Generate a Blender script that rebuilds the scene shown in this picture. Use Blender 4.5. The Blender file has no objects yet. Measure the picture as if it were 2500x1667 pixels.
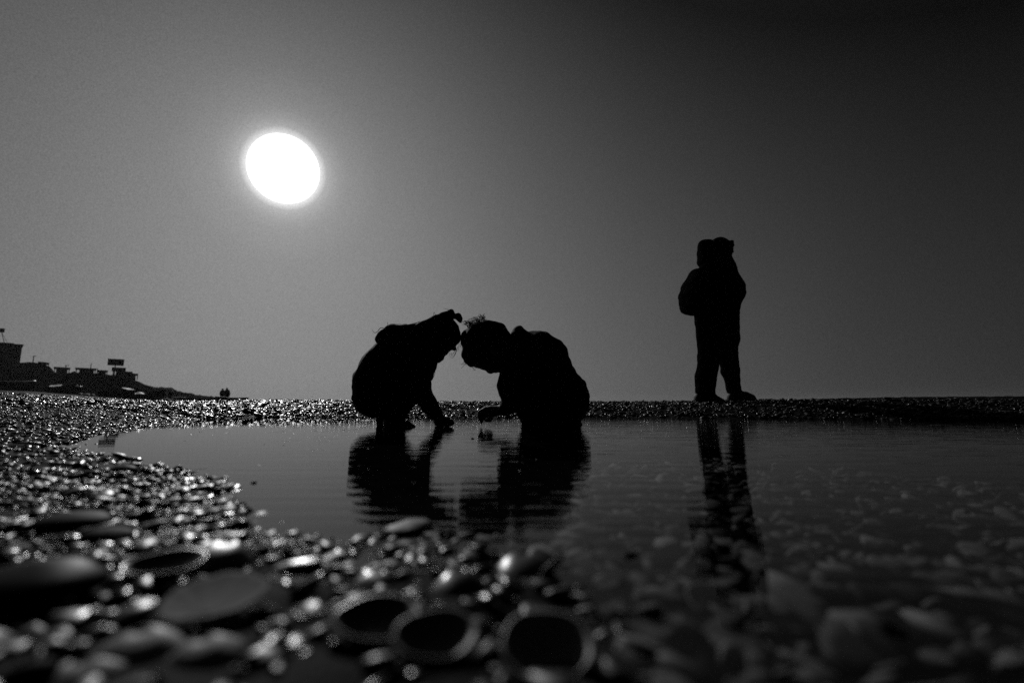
import bpy, math, random
import numpy as np
from mathutils import Vector, Matrix

# ------------------------------------------------------------------ camera, sky, sun, exposure
S = bpy.context.scene
COL = S.collection
W0, H0, F = 2500.0, 1667.0, 1111.1          # photograph pixels and focal length in them
CAMH = 0.12
PITCH = math.atan((980 - H0 / 2) / F)
cd = bpy.data.cameras.new('camera')
cam = bpy.data.objects.new('camera', cd)
COL.objects.link(cam)
cam.location = (0, 0, CAMH)
cam.rotation_euler = (math.pi / 2 + PITCH, 0, 0)
cd.sensor_width = 36
cd.lens = 16
cd.clip_start = 0.01
cd.clip_end = 20000
cd.dof.use_dof = True
cd.dof.focus_distance = 2.6
cd.dof.aperture_fstop = 2.2
S.camera = cam

SUN_EL, SUN_AZ = math.radians(25.35), math.radians(-28.0)      # azimuth measured from +y towards +x
sun_dir = Vector((math.sin(SUN_AZ) * math.cos(SUN_EL), math.cos(SUN_AZ) * math.cos(SUN_EL), math.sin(SUN_EL)))

wd = bpy.data.worlds.new('World')
S.world = wd
wd.use_nodes = True
nt = wd.node_tree
N, L = nt.nodes, nt.links
bg = N['Background']
sky = N.new('ShaderNodeTexSky')
sky.sky_type = 'NISHITA'
sky.sun_disc = False
sky.sun_elevation = SUN_EL
sky.sun_rotation = SUN_AZ
sky.dust_density = 2.5
bw = N.new('ShaderNodeRGBToBW')
L.new(sky.outputs[0], bw.inputs[0])
tc = N.new('ShaderNodeTexCoord')
nrm = N.new('ShaderNodeVectorMath'); nrm.operation = 'NORMALIZE'
L.new(tc.outputs['Generated'], nrm.inputs[0])
dot = N.new('ShaderNodeVectorMath'); dot.operation = 'DOT_PRODUCT'
L.new(nrm.outputs[0], dot.inputs[0]); dot.inputs[1].default_value = sun_dir
ac = N.new('ShaderNodeMath'); ac.operation = 'ARCCOSINE'; ac.use_clamp = False
L.new(dot.outputs['Value'], ac.inputs[0])
dv = N.new('ShaderNodeMath'); dv.operation = 'DIVIDE'
L.new(ac.outputs[0], dv.inputs[0]); dv.inputs[1].default_value = math.pi
ramp = N.new('ShaderNodeValToRGB')          # how bright the air is at each angle from the sun
L.new(dv.outputs[0], ramp.inputs[0])
SKY_CURVE = [(0, 1.6), (3.45, 1.0), (3.75, 0.66), (4.2, 0.49), (5.2, 0.37), (6.5, 0.315), (10, 0.265), (18, 0.225), (28, 0.176), (40, 0.126), (52, 0.085), (65, 0.050), (80, 0.025), (110, 0.006), (180, 0.003)]
el = ramp.color_ramp.elements
while len(el) > 1: el.remove(el[-1])
el[0].position = 0; el[0].color = (SKY_CURVE[0][1],) * 3 + (1,)
for a, v in SKY_CURVE[1:]:
    e = el.new(a / 180.0); e.color = (v, v, v, 1)
sep = N.new('ShaderNodeSeparateXYZ'); L.new(nrm.outputs[0], sep.inputs[0])
# thicker, brighter air towards the horizon: 1.35 - z * (0.9 + 3.6 * angle / 180 degrees)
k1 = N.new('ShaderNodeMath'); k1.operation = 'MULTIPLY_ADD'
L.new(dv.outputs[0], k1.inputs[0]); k1.inputs[1].default_value = 3.8; k1.inputs[2].default_value = 0.9
k2 = N.new('ShaderNodeMath'); k2.operation = 'MULTIPLY'
L.new(k1.outputs[0], k2.inputs[0]); L.new(sep.outputs['Z'], k2.inputs[1])
hz = N.new('ShaderNodeMath'); hz.operation = 'SUBTRACT'; hz.use_clamp = False
hz.inputs[0].default_value = 1.35; L.new(k2.outputs[0], hz.inputs[1])
hx = N.new('ShaderNodeMath'); hx.operation = 'MAXIMUM'
L.new(hz.outputs[0], hx.inputs[0]); hx.inputs[1].default_value = 0.12
mu = N.new('ShaderNodeMath'); mu.operation = 'MULTIPLY'
L.new(ramp.outputs[0], mu.inputs[0]); L.new(hx.outputs[0], mu.inputs[1])
# the Nishita sky's own light only tints the result a little: it is levelled before the curve
lv = N.new('ShaderNodeMath'); lv.operation = 'POWER'
L.new(bw.outputs[0], lv.inputs[0]); lv.inputs[1].default_value = 0.12
mu2 = N.new('ShaderNodeMath'); mu2.operation = 'MULTIPLY'
L.new(mu.outputs[0], mu2.inputs[0]); L.new(lv.outputs[0], mu2.inputs[1])
SKY_GAIN = 12.4
mu3 = N.new('ShaderNodeMath'); mu3.operation = 'MULTIPLY'
L.new(mu2.outputs[0], mu3.inputs[0]); mu3.inputs[1].default_value = SKY_GAIN
gr = N.new('ShaderNodeTexNoise')              # fine noise added to the sky colour to imitate film grain
gr.inputs['Scale'].default_value = 560; gr.inputs['Detail'].default_value = 2; gr.inputs['Roughness'].default_value = 0.7
L.new(nrm.outputs[0], gr.inputs['Vector'])
gm_ = N.new('ShaderNodeMapRange'); L.new(gr.outputs['Fac'], gm_.inputs['Value'])
gm_.inputs['From Min'].default_value = 0.2; gm_.inputs['From Max'].default_value = 0.8
gm_.inputs['To Min'].default_value = 0.72; gm_.inputs['To Max'].default_value = 1.28
mu4 = N.new('ShaderNodeMath'); mu4.operation = 'MULTIPLY'
L.new(mu3.outputs[0], mu4.inputs[0]); L.new(gm_.outputs[0], mu4.inputs[1])
L.new(mu4.outputs[0], bg.inputs['Color'])
bg.inputs['Strength'].default_value = 0.1

sl = bpy.data.lights.new('sunlight', 'SUN')
sl.energy = 4.0
sl.angle = math.radians(0.53)
sl.color = (1, 1, 1)
so = bpy.data.objects.new('sunlight', sl)
COL.objects.link(so)
so.rotation_euler = (-sun_dir).to_track_quat('-Z', 'Y').to_euler()

S.view_settings.view_transform = 'Standard'
S.view_settings.look = 'None'
S.view_settings.exposure = -1.0
S.view_settings.gamma = 1
S.view_settings.use_curve_mapping = False
S.cycles.use_denoising = False
S.cycles.max_bounces = 6
S.cycles.caustics_reflective = False
S.cycles.caustics_refractive = False

rng = np.random.default_rng(7)
random.seed(7)

# ------------------------------------------------------------------ helpers
CP, SP = math.cos(PITCH), math.sin(PITCH)

def at(px, py, Y):
    """world point that the photograph shows at a pixel, Y metres in front of the camera"""
    u, v = (px - W0 / 2) / F, (H0 / 2 - py) / F
    t = Y / (CP - v * SP)
    return Vector((u * t, Y, CAMH + t * (SP + v * CP)))

def on_level(px, py, z=0.0):
    u, v = (px - W0 / 2) / F, (H0 / 2 - py) / F
    dz = SP + v * CP
    t = (z - CAMH) / dz
    return Vector((u * t, t * (CP - v * SP), z))

def link(name, me, mat=None, parent=None, loc=None, smooth=True):
    o = bpy.data.objects.new(name, me)
    COL.objects.link(o)
    if mat: me.materials.append(mat)
    if parent: o.parent = parent
    if loc is not None: o.location = loc
    if smooth and len(me.polygons):
        me.polygons.foreach_set('use_smooth', [True] * len(me.polygons))
    return o

def mesh_np(name, V, faces):
    """faces: list of lists or an (n,k) array"""
    me = bpy.data.meshes.new(name)
    V = np.asarray(V, dtype=np.float64)
    if isinstance(faces, np.ndarray):
        n, k = faces.shape
        me.vertices.add(len(V)); me.vertices.foreach_set('co', V.ravel())
        me.loops.add(n * k); me.loops.foreach_set('vertex_index', faces.ravel().astype(np.int32))
        me.polygons.add(n)
        me.polygons.foreach_set('loop_start', np.arange(0, n * k, k, dtype=np.int32))
        me.update(calc_edges=True); me.validate()
    else:
        me.from_pydata([tuple(v) for v in V], [], faces)
        me.update()
    return me

def tag(o, label=None, cat=None, group=None, kind=None):
    if label: o['label'] = label
    if cat: o['category'] = cat
    if group: o['group'] = group
    if kind: o['kind'] = kind
    return o

def empty(name, loc, rz=0.0):
    o = bpy.data.objects.new(name, None)
    COL.objects.link(o)
    o.location = loc
    o.rotation_euler = (0, 0, rz)
    o.empty_display_size = 0.1
    return o

class MB:
    """collects boxes, tubes and lofts into one mesh"""
    def __init__(s): s.v = []; s.f = []
    def add(s, V, Fc):
        n = len(s.v)
        s.v += [tuple(p) for p in V]; s.f += [[i + n for i in f] for f in Fc]
    def box(s, c, d, rot=None, taper=1.0):
        x, y, z = d[0] / 2, d[1] / 2, d[2] / 2
        V = [Vector((sx * x * (taper if sz > 0 else 1), sy * y * (taper if sz > 0 else 1), sz * z)) for sz in (-1, 1) for sy in (-1, 1) for sx in (-1, 1)]
        if rot is not None: V = [rot @ p for p in V]
        s.add([p + Vector(c) for p in V], [[0, 2, 3, 1], [4, 5, 7, 6], [0, 1, 5, 4], [2, 6, 7, 3], [0, 4, 6, 2], [1, 3, 7, 5]])
        return s
    def tube(s, pts, r, n=6, cap=True):
        pts = [Vector(p) for p in pts]
        if not isinstance(r, (list, tuple)): r = [r] * len(pts)
        V = []
        for i, p in enumerate(pts):
            d = (pts[min(i + 1, len(pts) - 1)] - pts[max(i - 1, 0)]).normalized()
            a = d.orthogonal().normalized() if i == 0 else (a - d * a.dot(d)).normalized()
            b = d.cross(a)
            V += [p + (a * math.cos(2 * math.pi * k / n) + b * math.sin(2 * math.pi * k / n)) * r[i] for k in range(n)]
        Fc = [[i * n + k, i * n + (k + 1) % n, (i + 1) * n + (k + 1) % n, (i + 1) * n + k] for i in range(len(pts) - 1) for k in range(n)]
        if cap: Fc += [list(range(n))[::-1], [(len(pts) - 1) * n + k for k in range(n)]]
        s.add(V, Fc)
        return s
    def build(s, name, mat, parent=None, loc=None, smooth=False):
        me = bpy.data.meshes.new(name)
        me.from_pydata(s.v, [], s.f); me.update()
        return link(name, me, mat, parent, loc, smooth)

def sines(P, freq, seed, n=7):
    """cheap smooth noise: sum of sines with random directions, about -1..1"""
    r = np.random.default_rng(seed)
    out = 0
    for _ in range(n):
        k = r.normal(size=P.shape[-1]); k *= freq * r.uniform(0.6, 1.7) / np.linalg.norm(k)
        out = out + np.sin(P @ k + r.uniform(0, 6.28))
    return out / n * 1.8

# ------------------------------------------------------------------ materials
def mat(name, base=0.05, rough=0.8, spec=0.5, var=0.0, scale=20, bump=0.0, bscale=60, coat=0.0, island=False, objrand=False, rvar=0.0, wet=False):
    m = bpy.data.materials.new(name); m.use_nodes = True
    n, l = m.node_tree.nodes, m.node_tree.links
    p = n['Principled BSDF']
    p.inputs['Roughness'].default_value = rough
    p.inputs['Specular IOR Level'].default_value = spec
    p.inputs['Base Color'].default_value = (base, base, base, 1)
    p.inputs['Coat Weight'].default_value = coat
    p.inputs['Coat Roughness'].default_value = 0.08
    t = n.new('ShaderNodeTexCoord')
    if wet:
        g0 = n.new('ShaderNodeNewGeometry'); s0 = n.new('ShaderNodeSeparateXYZ'); l.new(g0.outputs['Position'], s0.inputs[0])
        w0 = n.new('ShaderNodeMapRange'); l.new(s0.outputs['Z'], w0.inputs['Value'])
        w0.inputs['From Min'].default_value = -0.0015; w0.inputs['From Max'].default_value = 0.0015
        df = n.new('ShaderNodeBsdfDiffuse'); mxs = n.new('ShaderNodeMixShader')
        l.new(w0.outputs[0], mxs.inputs[0]); l.new(df.outputs[0], mxs.inputs[1]); l.new(p.outputs[0], mxs.inputs[2])
        l.new(mxs.outputs[0], n['Material Output'].inputs['Surface'])
        df.inputs['Color'].default_value = (base, base, base, 1)
    fac = None
    if var:
        ns = n.new('ShaderNodeTexNoise'); ns.inputs['Scale'].default_value = scale; ns.inputs['Detail'].default_value = 5
        l.new(t.outputs['Object'], ns.inputs['Vector'])
        fac = ns.outputs['Fac']
        if island or objrand:
            g = n.new('ShaderNodeNewGeometry' if island else 'ShaderNodeObjectInfo')
            mx = n.new('ShaderNodeMix'); mx.inputs[0].default_value = 0.7
            l.new(fac, mx.inputs[2]); l.new(g.outputs['Random Per Island' if island else 'Random'], mx.inputs[3])
            fac = mx.outputs[0]
        mr = n.new('ShaderNodeMapRange')
        mr.inputs['From Min'].default_value = 0.2; mr.inputs['From Max'].default_value = 0.8
        mr.inputs['To Min'].default_value = base * (1 - var); mr.inputs['To Max'].default_value = base * (1 + var)
        l.new(fac, mr.inputs['Value']); l.new(mr.outputs[0], p.inputs['Base Color'])
        if wet: l.new(mr.outputs[0], df.inputs['Color'])
        if rvar:
            m2 = n.new('ShaderNodeMapRange')
            m2.inputs['To Min'].default_value = max(0.03, rough - rvar); m2.inputs['To Max'].default_value = rough + rvar
            l.new(fac, m2.inputs['Value']); l.new(m2.outputs[0], p.inputs['Roughness'])
    if bump:
        b = n.new('ShaderNodeBump'); b.inputs['Distance'].default_value = bump; b.inputs['Strength'].default_value = 1
        ns = n.new('ShaderNodeTexNoise'); ns.inputs['Scale'].default_value = bscale; ns.inputs['Detail'].default_value = 4
        l.new(t.outputs['Object'], ns.inputs['Vector']); l.new(ns.outputs['Fac'], b.inputs['Height'])
        l.new(b.outputs[0], p.inputs['Normal'])
    return m

M = {}
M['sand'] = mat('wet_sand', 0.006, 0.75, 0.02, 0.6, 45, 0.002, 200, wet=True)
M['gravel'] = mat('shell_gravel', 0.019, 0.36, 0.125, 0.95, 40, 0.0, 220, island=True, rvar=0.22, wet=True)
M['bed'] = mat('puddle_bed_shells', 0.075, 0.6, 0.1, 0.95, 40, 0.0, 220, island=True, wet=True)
M['grit'] = mat('wet_grit', 0.012, 0.45, 0.4, 0.95, 60, 0.0, 220, island=True, rvar=0.2, wet=True)
M['dim_shell'] = mat('dim_shell', 0.085, 0.7, 0.03, 0.5, 9, 0.0, 90, objrand=True, wet=True)
M['shell'] = mat('sea_shell', 0.014, 0.36, 0.5, 0.8, 90, 0.0, 60, objrand=True, rvar=0.12, wet=True)
M['pale_shell'] = mat('pale_shell', 0.15, 0.55, 0.25, 0.4, 12, 0.0, 90, objrand=True, wet=True)
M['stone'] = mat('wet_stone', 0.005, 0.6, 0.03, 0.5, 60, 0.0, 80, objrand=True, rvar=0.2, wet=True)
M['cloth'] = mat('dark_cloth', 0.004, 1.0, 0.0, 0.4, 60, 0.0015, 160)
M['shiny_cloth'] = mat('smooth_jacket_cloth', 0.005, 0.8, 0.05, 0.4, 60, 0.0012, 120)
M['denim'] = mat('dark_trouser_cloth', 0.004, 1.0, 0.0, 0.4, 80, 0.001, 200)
M['skin'] = mat('skin', 0.05, 0.6, 0.3, 0.15, 50, 0.0003, 500)
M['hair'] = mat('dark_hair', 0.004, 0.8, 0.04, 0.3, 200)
M['rubber'] = mat('rubber_sole', 0.015, 0.7, 0.3, 0.3, 60)
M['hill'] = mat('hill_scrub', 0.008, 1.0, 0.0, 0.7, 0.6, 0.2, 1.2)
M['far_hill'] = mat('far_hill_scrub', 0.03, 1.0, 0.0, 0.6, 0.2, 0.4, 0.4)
M['plaster'] = mat('dark_plaster', 0.03, 0.95, 0.05, 0.6, 0.8, 0.02, 6)
M['tin'] = mat('weathered_tin', 0.06, 0.6, 0.4, 0.5, 2, 0.005, 20)
M['timber'] = mat('dark_timber', 0.04, 0.85, 0.2, 0.4, 6, 0.004, 40)
M['hull'] = mat('dark_boat_paint', 0.012, 0.7, 0.15, 0.5, 3, 0.003, 30)
M['white_paint'] = mat('pale_boat_paint', 0.5, 0.5, 0.4, 0.25, 4, 0.002, 30)
M['tarp'] = mat('pale_tarpaulin', 0.3, 0.7, 0.3, 0.4, 4, 0.01, 12)
M['board'] = mat('dark_board', 0.02, 0.8, 0.2, 0.3, 2, 0.002, 20)

def water_mat(name, waves, depth_tint=1.0, calm=None):
    m = bpy.data.materials.new(name); m.use_nodes = True
    n, l = m.node_tree.nodes, m.node_tree.links
    n.remove(n['Principled BSDF'])
    out = n['Material Output']
    t = n.new('ShaderNodeTexCoord')
    prev = None
    for sx, sy, dist, seed in waves:
        mp = n.new('ShaderNodeMapping'); mp.inputs['Scale'].default_value = (sx, sy, 1); mp.inputs['Location'].default_value = (seed, seed * 1.7, 0)
        mp.inputs['Rotation'].default_value = (0, 0, 0.12 * math.sin(seed))
        l.new(t.outputs['Object'], mp.inputs['Vector'])
        ns = n.new('ShaderNodeTexNoise'); ns.inputs['Scale'].default_value = 1; ns.inputs['Detail'].default_value = 1.5; ns.inputs['Distortion'].default_value = 0.3
        l.new(mp.outputs[0], ns.inputs['Vector'])
        b = n.new('ShaderNodeBump'); b.inputs['Distance'].default_value = dist; b.inputs['Strength'].default_value = 1
        l.new(ns.outputs['Fac'], b.inputs['Height'])
        if calm:                                 # glassy in the lee on the left, ruffled to the right
            sx_ = n.new('ShaderNodeSeparateXYZ'); l.new(t.outputs['Object'], sx_.inputs[0])
            mr_ = n.new('ShaderNodeMapRange'); l.new(sx_.outputs['X'], mr_.inputs['Value'])
            mr_.inputs['From Min'].default_value = calm[0]; mr_.inputs['From Max'].default_value = calm[1]
            mr_.inputs['To Min'].default_value = 0.12; mr_.inputs['To Max'].default_value = 1.0
            l.new(mr_.outputs[0], b.inputs['Strength'])
        if prev: l.new(prev.outputs[0], b.inputs['Normal'])
        prev = b
    fr = n.new('ShaderNodeFresnel')
    gm = n.new('ShaderNodeNewGeometry')          # a film of water mirrors no more from below than from above
    io = n.new('ShaderNodeMix'); io.inputs[2].default_value = 1.33; io.inputs[3].default_value = 1 / 1.33
    l.new(gm.outputs['Backfacing'], io.inputs[0]); l.new(io.outputs[0], fr.inputs['IOR'])
    tr = n.new('ShaderNodeBsdfTransparent'); tr.inputs['Color'].default_value = (depth_tint,) * 3 + (1,)
    gl = n.new('ShaderNodeBsdfGlossy'); gl.inputs['Roughness'].default_value = 0.0; gl.inputs['Color'].default_value = (1, 1, 1, 1)
    l.new(prev.outputs[0], gl.inputs['Normal']); l.new(prev.outputs[0], fr.inputs['Normal'])
    mx = n.new('ShaderNodeMixShader')
    l.new(fr.outputs[0], mx.inputs[0]); l.new(tr.outputs[0], mx.inputs[1]); l.new(gl.outputs[0], mx.inputs[2])
    l.new(mx.outputs[0], out.inputs['Surface'])
    return m
M['water'] = water_mat('puddle_water', [(3.2, 24, 0.0015, 3.0), (9, 70, 0.0005, 11.0)], 0.8, (-1.1, 0.1))
M['sea'] = water_mat('sea_water', [(0.5, 1.6, 0.03, 5.0), (3, 9, 0.006, 1.0)], 0.02)

def glow_mat(name, strength):
    m = bpy.data.materials.new(name); m.use_nodes = True
    n, l = m.node_tree.nodes, m.node_tree.links
    n.remove(n['Principled BSDF'])
    e = n.new('ShaderNodeEmission'); e.inputs['Strength'].default_value = strength
    t = n.new('ShaderNodeBsdfTransparent')
    a = n.new('ShaderNodeAddShader')
    lw = n.new('ShaderNodeLayerWeight'); lw.inputs['Blend'].default_value = 0.5      # a sun's disc darkens towards its limb
    iv = n.new('ShaderNodeMath'); iv.operation = 'SUBTRACT'; iv.inputs[0].default_value = 1
    l.new(lw.outputs['Facing'], iv.inputs[1])
    pw = n.new('ShaderNodeMath'); pw.operation = 'POWER'; l.new(iv.outputs[0], pw.inputs[0]); pw.inputs[1].default_value = 1.6
    ml = n.new('ShaderNodeMath'); ml.operation = 'MULTIPLY'; l.new(pw.outputs[0], ml.inputs[0]); ml.inputs[1].default_value = strength
    l.new(ml.outputs[0], e.inputs['Strength'])
    l.new(e.outputs[0], a.inputs[0]); l.new(t.outputs[0], a.inputs[1])
    l.new(a.outputs[0], n['Material Output'].inputs['Surface'])
    return m

# the sun itself: a glowing ball of gas, far beyond everything
def ball(n=48):
    V, Fc = [], []
    for i in range(n + 1):
        for j in range(2 * n):
            a, b = math.pi * i / n, math.pi * j / n
            V.append((math.sin(a) * math.cos(b), math.sin(a) * math.sin(b), math.cos(a)))
    for i in range(n):
        for j in range(2 * n):
            Fc.append([i * 2 * n + j, (i + 1) * 2 * n + j, (i + 1) * 2 * n + (j + 1) % (2 * n), i * 2 * n + (j + 1) % (2 * n)])
    return V, np.array(Fc)
bv, bf = ball()
SUN_D = 6000.0
sun = link('sun', mesh_np('sun', np.array(bv) * SUN_D * math.sin(math.radians(3.52)), bf), glow_mat('sun_glow', 14.0), loc=sun_dir * SUN_D)
tag(sun, 'round blown-out white sun glowing in the grey sky above the beach', 'sun')

# ------------------------------------------------------------------ the ground and the puddle
shore_px = [(3300, 1042), (2500, 1027), (2100, 1023), (1700, 1021), (1300, 1020), (1000, 1019), (800, 1018), (600, 1019), (480, 1024), (400, 1034), (320, 1047), (220, 1066), (140, 1085),
            (180, 1104), (300, 1124), (420, 1150), (480, 1190), (475, 1230), (520, 1285), (620, 1335), (780, 1352), (950, 1345), (1100, 1372), (1250, 1410), (1370, 1470), (1440, 1560), (1480, 1667)]
shore = [on_level(*p) for p in shore_px]
shore = [(p.x, p.y) for p in shore] + [(0.06, 0.05), (0.15, -1.0), (1.0, -3.0), (6.0, -3.0), (7.0, 1.0)]
SH = np.array(shore)

def smooth(e0, e1, x):
    t = np.clip((x - e0) / (e1 - e0), 0, 1)
    return t * t * (3 - 2 * t)

def signed(X, Y):
    """distance to the water's edge, positive on land"""
    best = np.full(X.shape, 1e9); inside = np.zeros(X.shape, bool)
    n = len(SH)
    for i in range(n):
        ax, ay = SH[i]; bx, by = SH[(i + 1) % n]
        dx, dy = bx - ax, by - ay
        t = np.clip(((X - ax) * dx + (Y - ay) * dy) / (dx * dx + dy * dy), 0, 1)
        best = np.minimum(best, np.hypot(X - ax - t * dx, Y - ay - t * dy))
        c = ((ay > Y) != (by > Y)) & (X < (bx - ax) * (Y - ay) / (by - ay + 1e-12) + ax)
        inside ^= c
    return np.where(inside, -best, best)

def ground_z(X, Y):
    X = np.asarray(X, float); Y = np.asarray(Y, float)
    sd = signed(X, Y)
    P = np.stack([X, Y], -1)
    sd = sd + sines(P, 14, 3) * 0.035 * np.clip(Y, 0.15, 1.5)
    t = X / np.maximum(Y, 0.3)
    out = np.maximum(sd, 0); ins = np.maximum(-sd, 0)
    near = 0.022 * np.minimum(out, 3.0)
    B = 0.100 + 0.050 * smooth(0.25, 0.95, t) * smooth(2, 4, Y) - 0.008 * (1 - smooth(-0.62, -0.40, t))
    bank = B * np.tanh(out / 0.95) / math.tanh(1.30 / 0.95)
    w = smooth(1.2, 3.2, Y)
    land = near * (1 - w) + bank * w
    leftw = 2.1 * smooth(-0.62, -1.15, t) ** 1.5
    land = land + 0.0125 * np.clip(Y - 4, 0, 120) * leftw + 0.0004 * np.clip(Y - 4, 0, 400)
    land = land + 0.020 * np.exp(-((X + 2.6) / 1.3) ** 2 - ((Y - 6.5) / 1.6) ** 2)
    seaw = smooth(-0.50, -0.28, t)
    fall = np.where(Y > 5.6, 1 - np.exp(-np.maximum(Y - 5.6, 0) / 6), 0) * 0.9
    land = land - fall * seaw
    ins = ins * (1 - 0.62 * (1 - smooth(1.3, 2.0, Y)) * (1 - smooth(-0.1, 0.15, X)))
    depth = 0.030 * (1 - np.exp(-ins / 0.35)) + 0.006 * (1 - np.exp(-ins / 0.05))
    z = np.where(sd > 0, land, -depth)
    amp = 0.004 + 0.006 * smooth(1.0, 3.0, Y) * smooth(0.0, 0.4, sd)
    return z + amp * 0.5 * sines(P, 22, 5) + 0.002 * sines(P, 70, 6) * smooth(0, 0.05, np.abs(sd))

az = np.concatenate([np.linspace(-66, 66, 620), np.linspace(66, 294, 90)[1:-1]]) * math.pi / 180
rr = np.geomspace(0.03, 2500, 420)
A, R = np.meshgrid(az, rr)
GX, GY = R * np.sin(A), R * np.cos(A)
GZ = ground_z(GX, GY)
nr, na = GX.shape
idx = np.arange(nr * na).reshape(nr, na)
q = np.stack([idx[:-1], np.roll(idx, -1, 1)[:-1], np.roll(idx, -1, 1)[1:], idx[1:]], -1).reshape(-1, 4)
GV = np.stack([GX, GY, GZ], -1).reshape(-1, 3)
c0 = len(GV)
GV = np.vstack([GV, [[0, 0, float(ground_z(0.0, 0.0))]]])
cap = np.stack([idx[0], np.full(na, c0), np.roll(idx[0], -1)], -1)
me = bpy.data.meshes.new('ground')
allf = [list(map(int, f)) for f in q] + [list(map(int, f)) for f in cap]
me.from_pydata(GV.tolist(), [], [f[::-1] for f in allf]); me.update()
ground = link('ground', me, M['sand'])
tag(ground, 'dark wet sand under the shell beach', kind='structure')

# puddle and sea
def sheet(name, x0, x1, y0, y1, z, m):
    me = mesh_np(name, [(x0, y0, z), (x1, y0, z), (x1, y1, z), (x0, y1, z)], np.array([[0, 1, 2, 3]]))
    return link(name, me, m, smooth=False)
puddle = sheet('puddle', -2.9, 7.5, -3.2, 3.9, 0.0, M['water'])
tag(puddle, 'still shallow puddle mirroring the sky and the children', kind='structure')
sea = sheet('sea', -300, 2590, 6.5, 2590, -0.55, M['sea'])
tag(sea, 'flat sea behind the shell bank', kind='structure')
# ------------------------------------------------------------------ people: one continuous skin grown round the joints
def grow(chains, Yc, conv, vox, k=0.02, folds=0.0, ffreq=60, seed=1, puff=0.0):
    """chains: lists of (x, y, radius, dy[, depth stretch]) in photograph units on the plane Yc; gives one closed surface"""
    segs = []
    for ch in chains:
        pts = []
        for c in ch:
            px, py, r = conv(*c[:3])
            Y = Yc + c[3]
            p = np.array(at(px, py, Y)); pts.append((p, r * Y / F, c[4] if len(c) > 4 else 1.0))
        if len(pts) == 1: pts = pts * 2
        segs += list(zip(pts[:-1], pts[1:]))
    lo = np.min([np.minimum(a[0] - a[1] * max(1, a[2]), b[0] - b[1] * max(1, b[2])) for a, b in segs], 0) - 4 * vox
    hi = np.max([np.maximum(a[0] + a[1] * max(1, a[2]), b[0] + b[1] * max(1, b[2])) for a, b in segs], 0) + 4 * vox
    n = np.ceil((hi - lo) / vox).astype(int) + 1
    D = np.full(n, 1.0)
    ax = [lo[i] + vox * np.arange(n[i]) for i in range(3)]
    for (pa, ra, sa), (pb, rb, sb) in segs:
        m = k + 3 * vox
        l_ = np.minimum(pa - ra * max(1, sa), pb - rb * max(1, sb)) - m
        h_ = np.maximum(pa + ra * max(1, sa), pb + rb * max(1, sb)) + m
        i0 = np.clip(((l_ - lo) / vox).astype(int), 0, n - 1); i1 = np.clip(((h_ - lo) / vox).astype(int) + 2, 1, n)
        sl_ = tuple(slice(i0[i], i1[i]) for i in range(3))
        X, Y, Z = np.meshgrid(*[ax[i][sl_[i]] for i in range(3)], indexing='ij')
        s = (sa + sb) / 2
        sc = np.array([1, 1 / s, 1])
        d = (pb - pa) * sc
        QX, QY, QZ = (X - pa[0]), (Y - pa[1]) / s, (Z - pa[2])
        t = np.clip((QX * d[0] + QY * d[1] + QZ * d[2]) / max(d @ d, 1e-12), 0, 1)
        dist = np.sqrt((QX - t * d[0]) ** 2 + (QY - t * d[1]) ** 2 + (QZ - t * d[2]) ** 2) - (ra + (rb - ra) * t)
        o = D[sl_]
        h = np.maximum(k - np.abs(o - dist), 0) / k
        D[sl_] = np.minimum(o, dist) - h * h * k / 4
    if folds:
        X, Y, Z = np.meshgrid(*ax, indexing='ij')
        P = np.stack([X, Y * 0.6, Z], -1)
        warp = sines(P, ffreq * 0.3, seed, 4)
        P = P + 0.02 * warp[..., None]
        D = D + folds * (0.6 * sines(P * np.array([1, 1, 1.4]), ffreq, seed + 1, 5) + 0.4 * sines(P, ffreq * 2.3, seed + 2, 4))
    D = D - puff
    # surface nets
    ins = D < 0
    c8 = [ins[a:n[0] - 1 + a, b:n[1] - 1 + b, c:n[2] - 1 + c] for a in (0, 1) for b in (0, 1) for c in (0, 1)]
    cnt = sum(c.astype(np.int8) for c in c8)
    act = (cnt > 0) & (cnt < 8)
    ci = np.argwhere(act)
    ids = np.full(act.shape, -1); ids[act] = np.arange(len(ci))
    acc = np.zeros((len(ci), 3)); num = np.zeros(len(ci))
    corners = [(a, b, c) for a in (0, 1) for b in (0, 1) for c in (0, 1)]
    for i, p in enumerate(corners):
        for j, q_ in enumerate(corners):
            if j > i and sum(abs(np.subtract(p, q_))) == 1:
                dp = D[tuple((ci + p).T)]; dq = D[tuple((ci + q_).T)]
                cr = (dp < 0) != (dq < 0)
                t = np.where(cr, dp / np.where(cr, dp - dq, 1), 0)
                pos = np.array(p) + t[:, None] * (np.array(q_) - np.array(p))
                acc += np.where(cr[:, None], pos, 0); num += cr
    V = lo + vox * (ci + acc / num[:, None])
    Fc = []
    for axis in range(3):
        u, w = (axis + 1) % 3, (axis + 2) % 3
        s0 = [slice(None)] * 3; s1 = [slice(None)] * 3
        s0[axis] = slice(0, -1); s1[axis] = slice(1, None)
        A_, B_ = ins[tuple(s0)], ins[tuple(s1)]
        e = np.argwhere(A_ != B_)
        e = e[(e[:, u] > 0) & (e[:, w] > 0) & (e[:, u] < n[u] - 1) & (e[:, w] < n[w] - 1)]
        fl = A_[tuple(e.T)]
        du = np.zeros(3, int); du[u] = 1
        dw = np.zeros(3, int); dw[w] = 1
        qd = np.stack([ids[tuple((e - du - dw).T)], ids[tuple((e - dw).T)], ids[tuple(e.T)], ids[tuple((e - du).T)]], -1)
        qd[~fl] = qd[~fl][:, ::-1]
        Fc.append(qd)
    Fc = np.concatenate(Fc)
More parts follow.
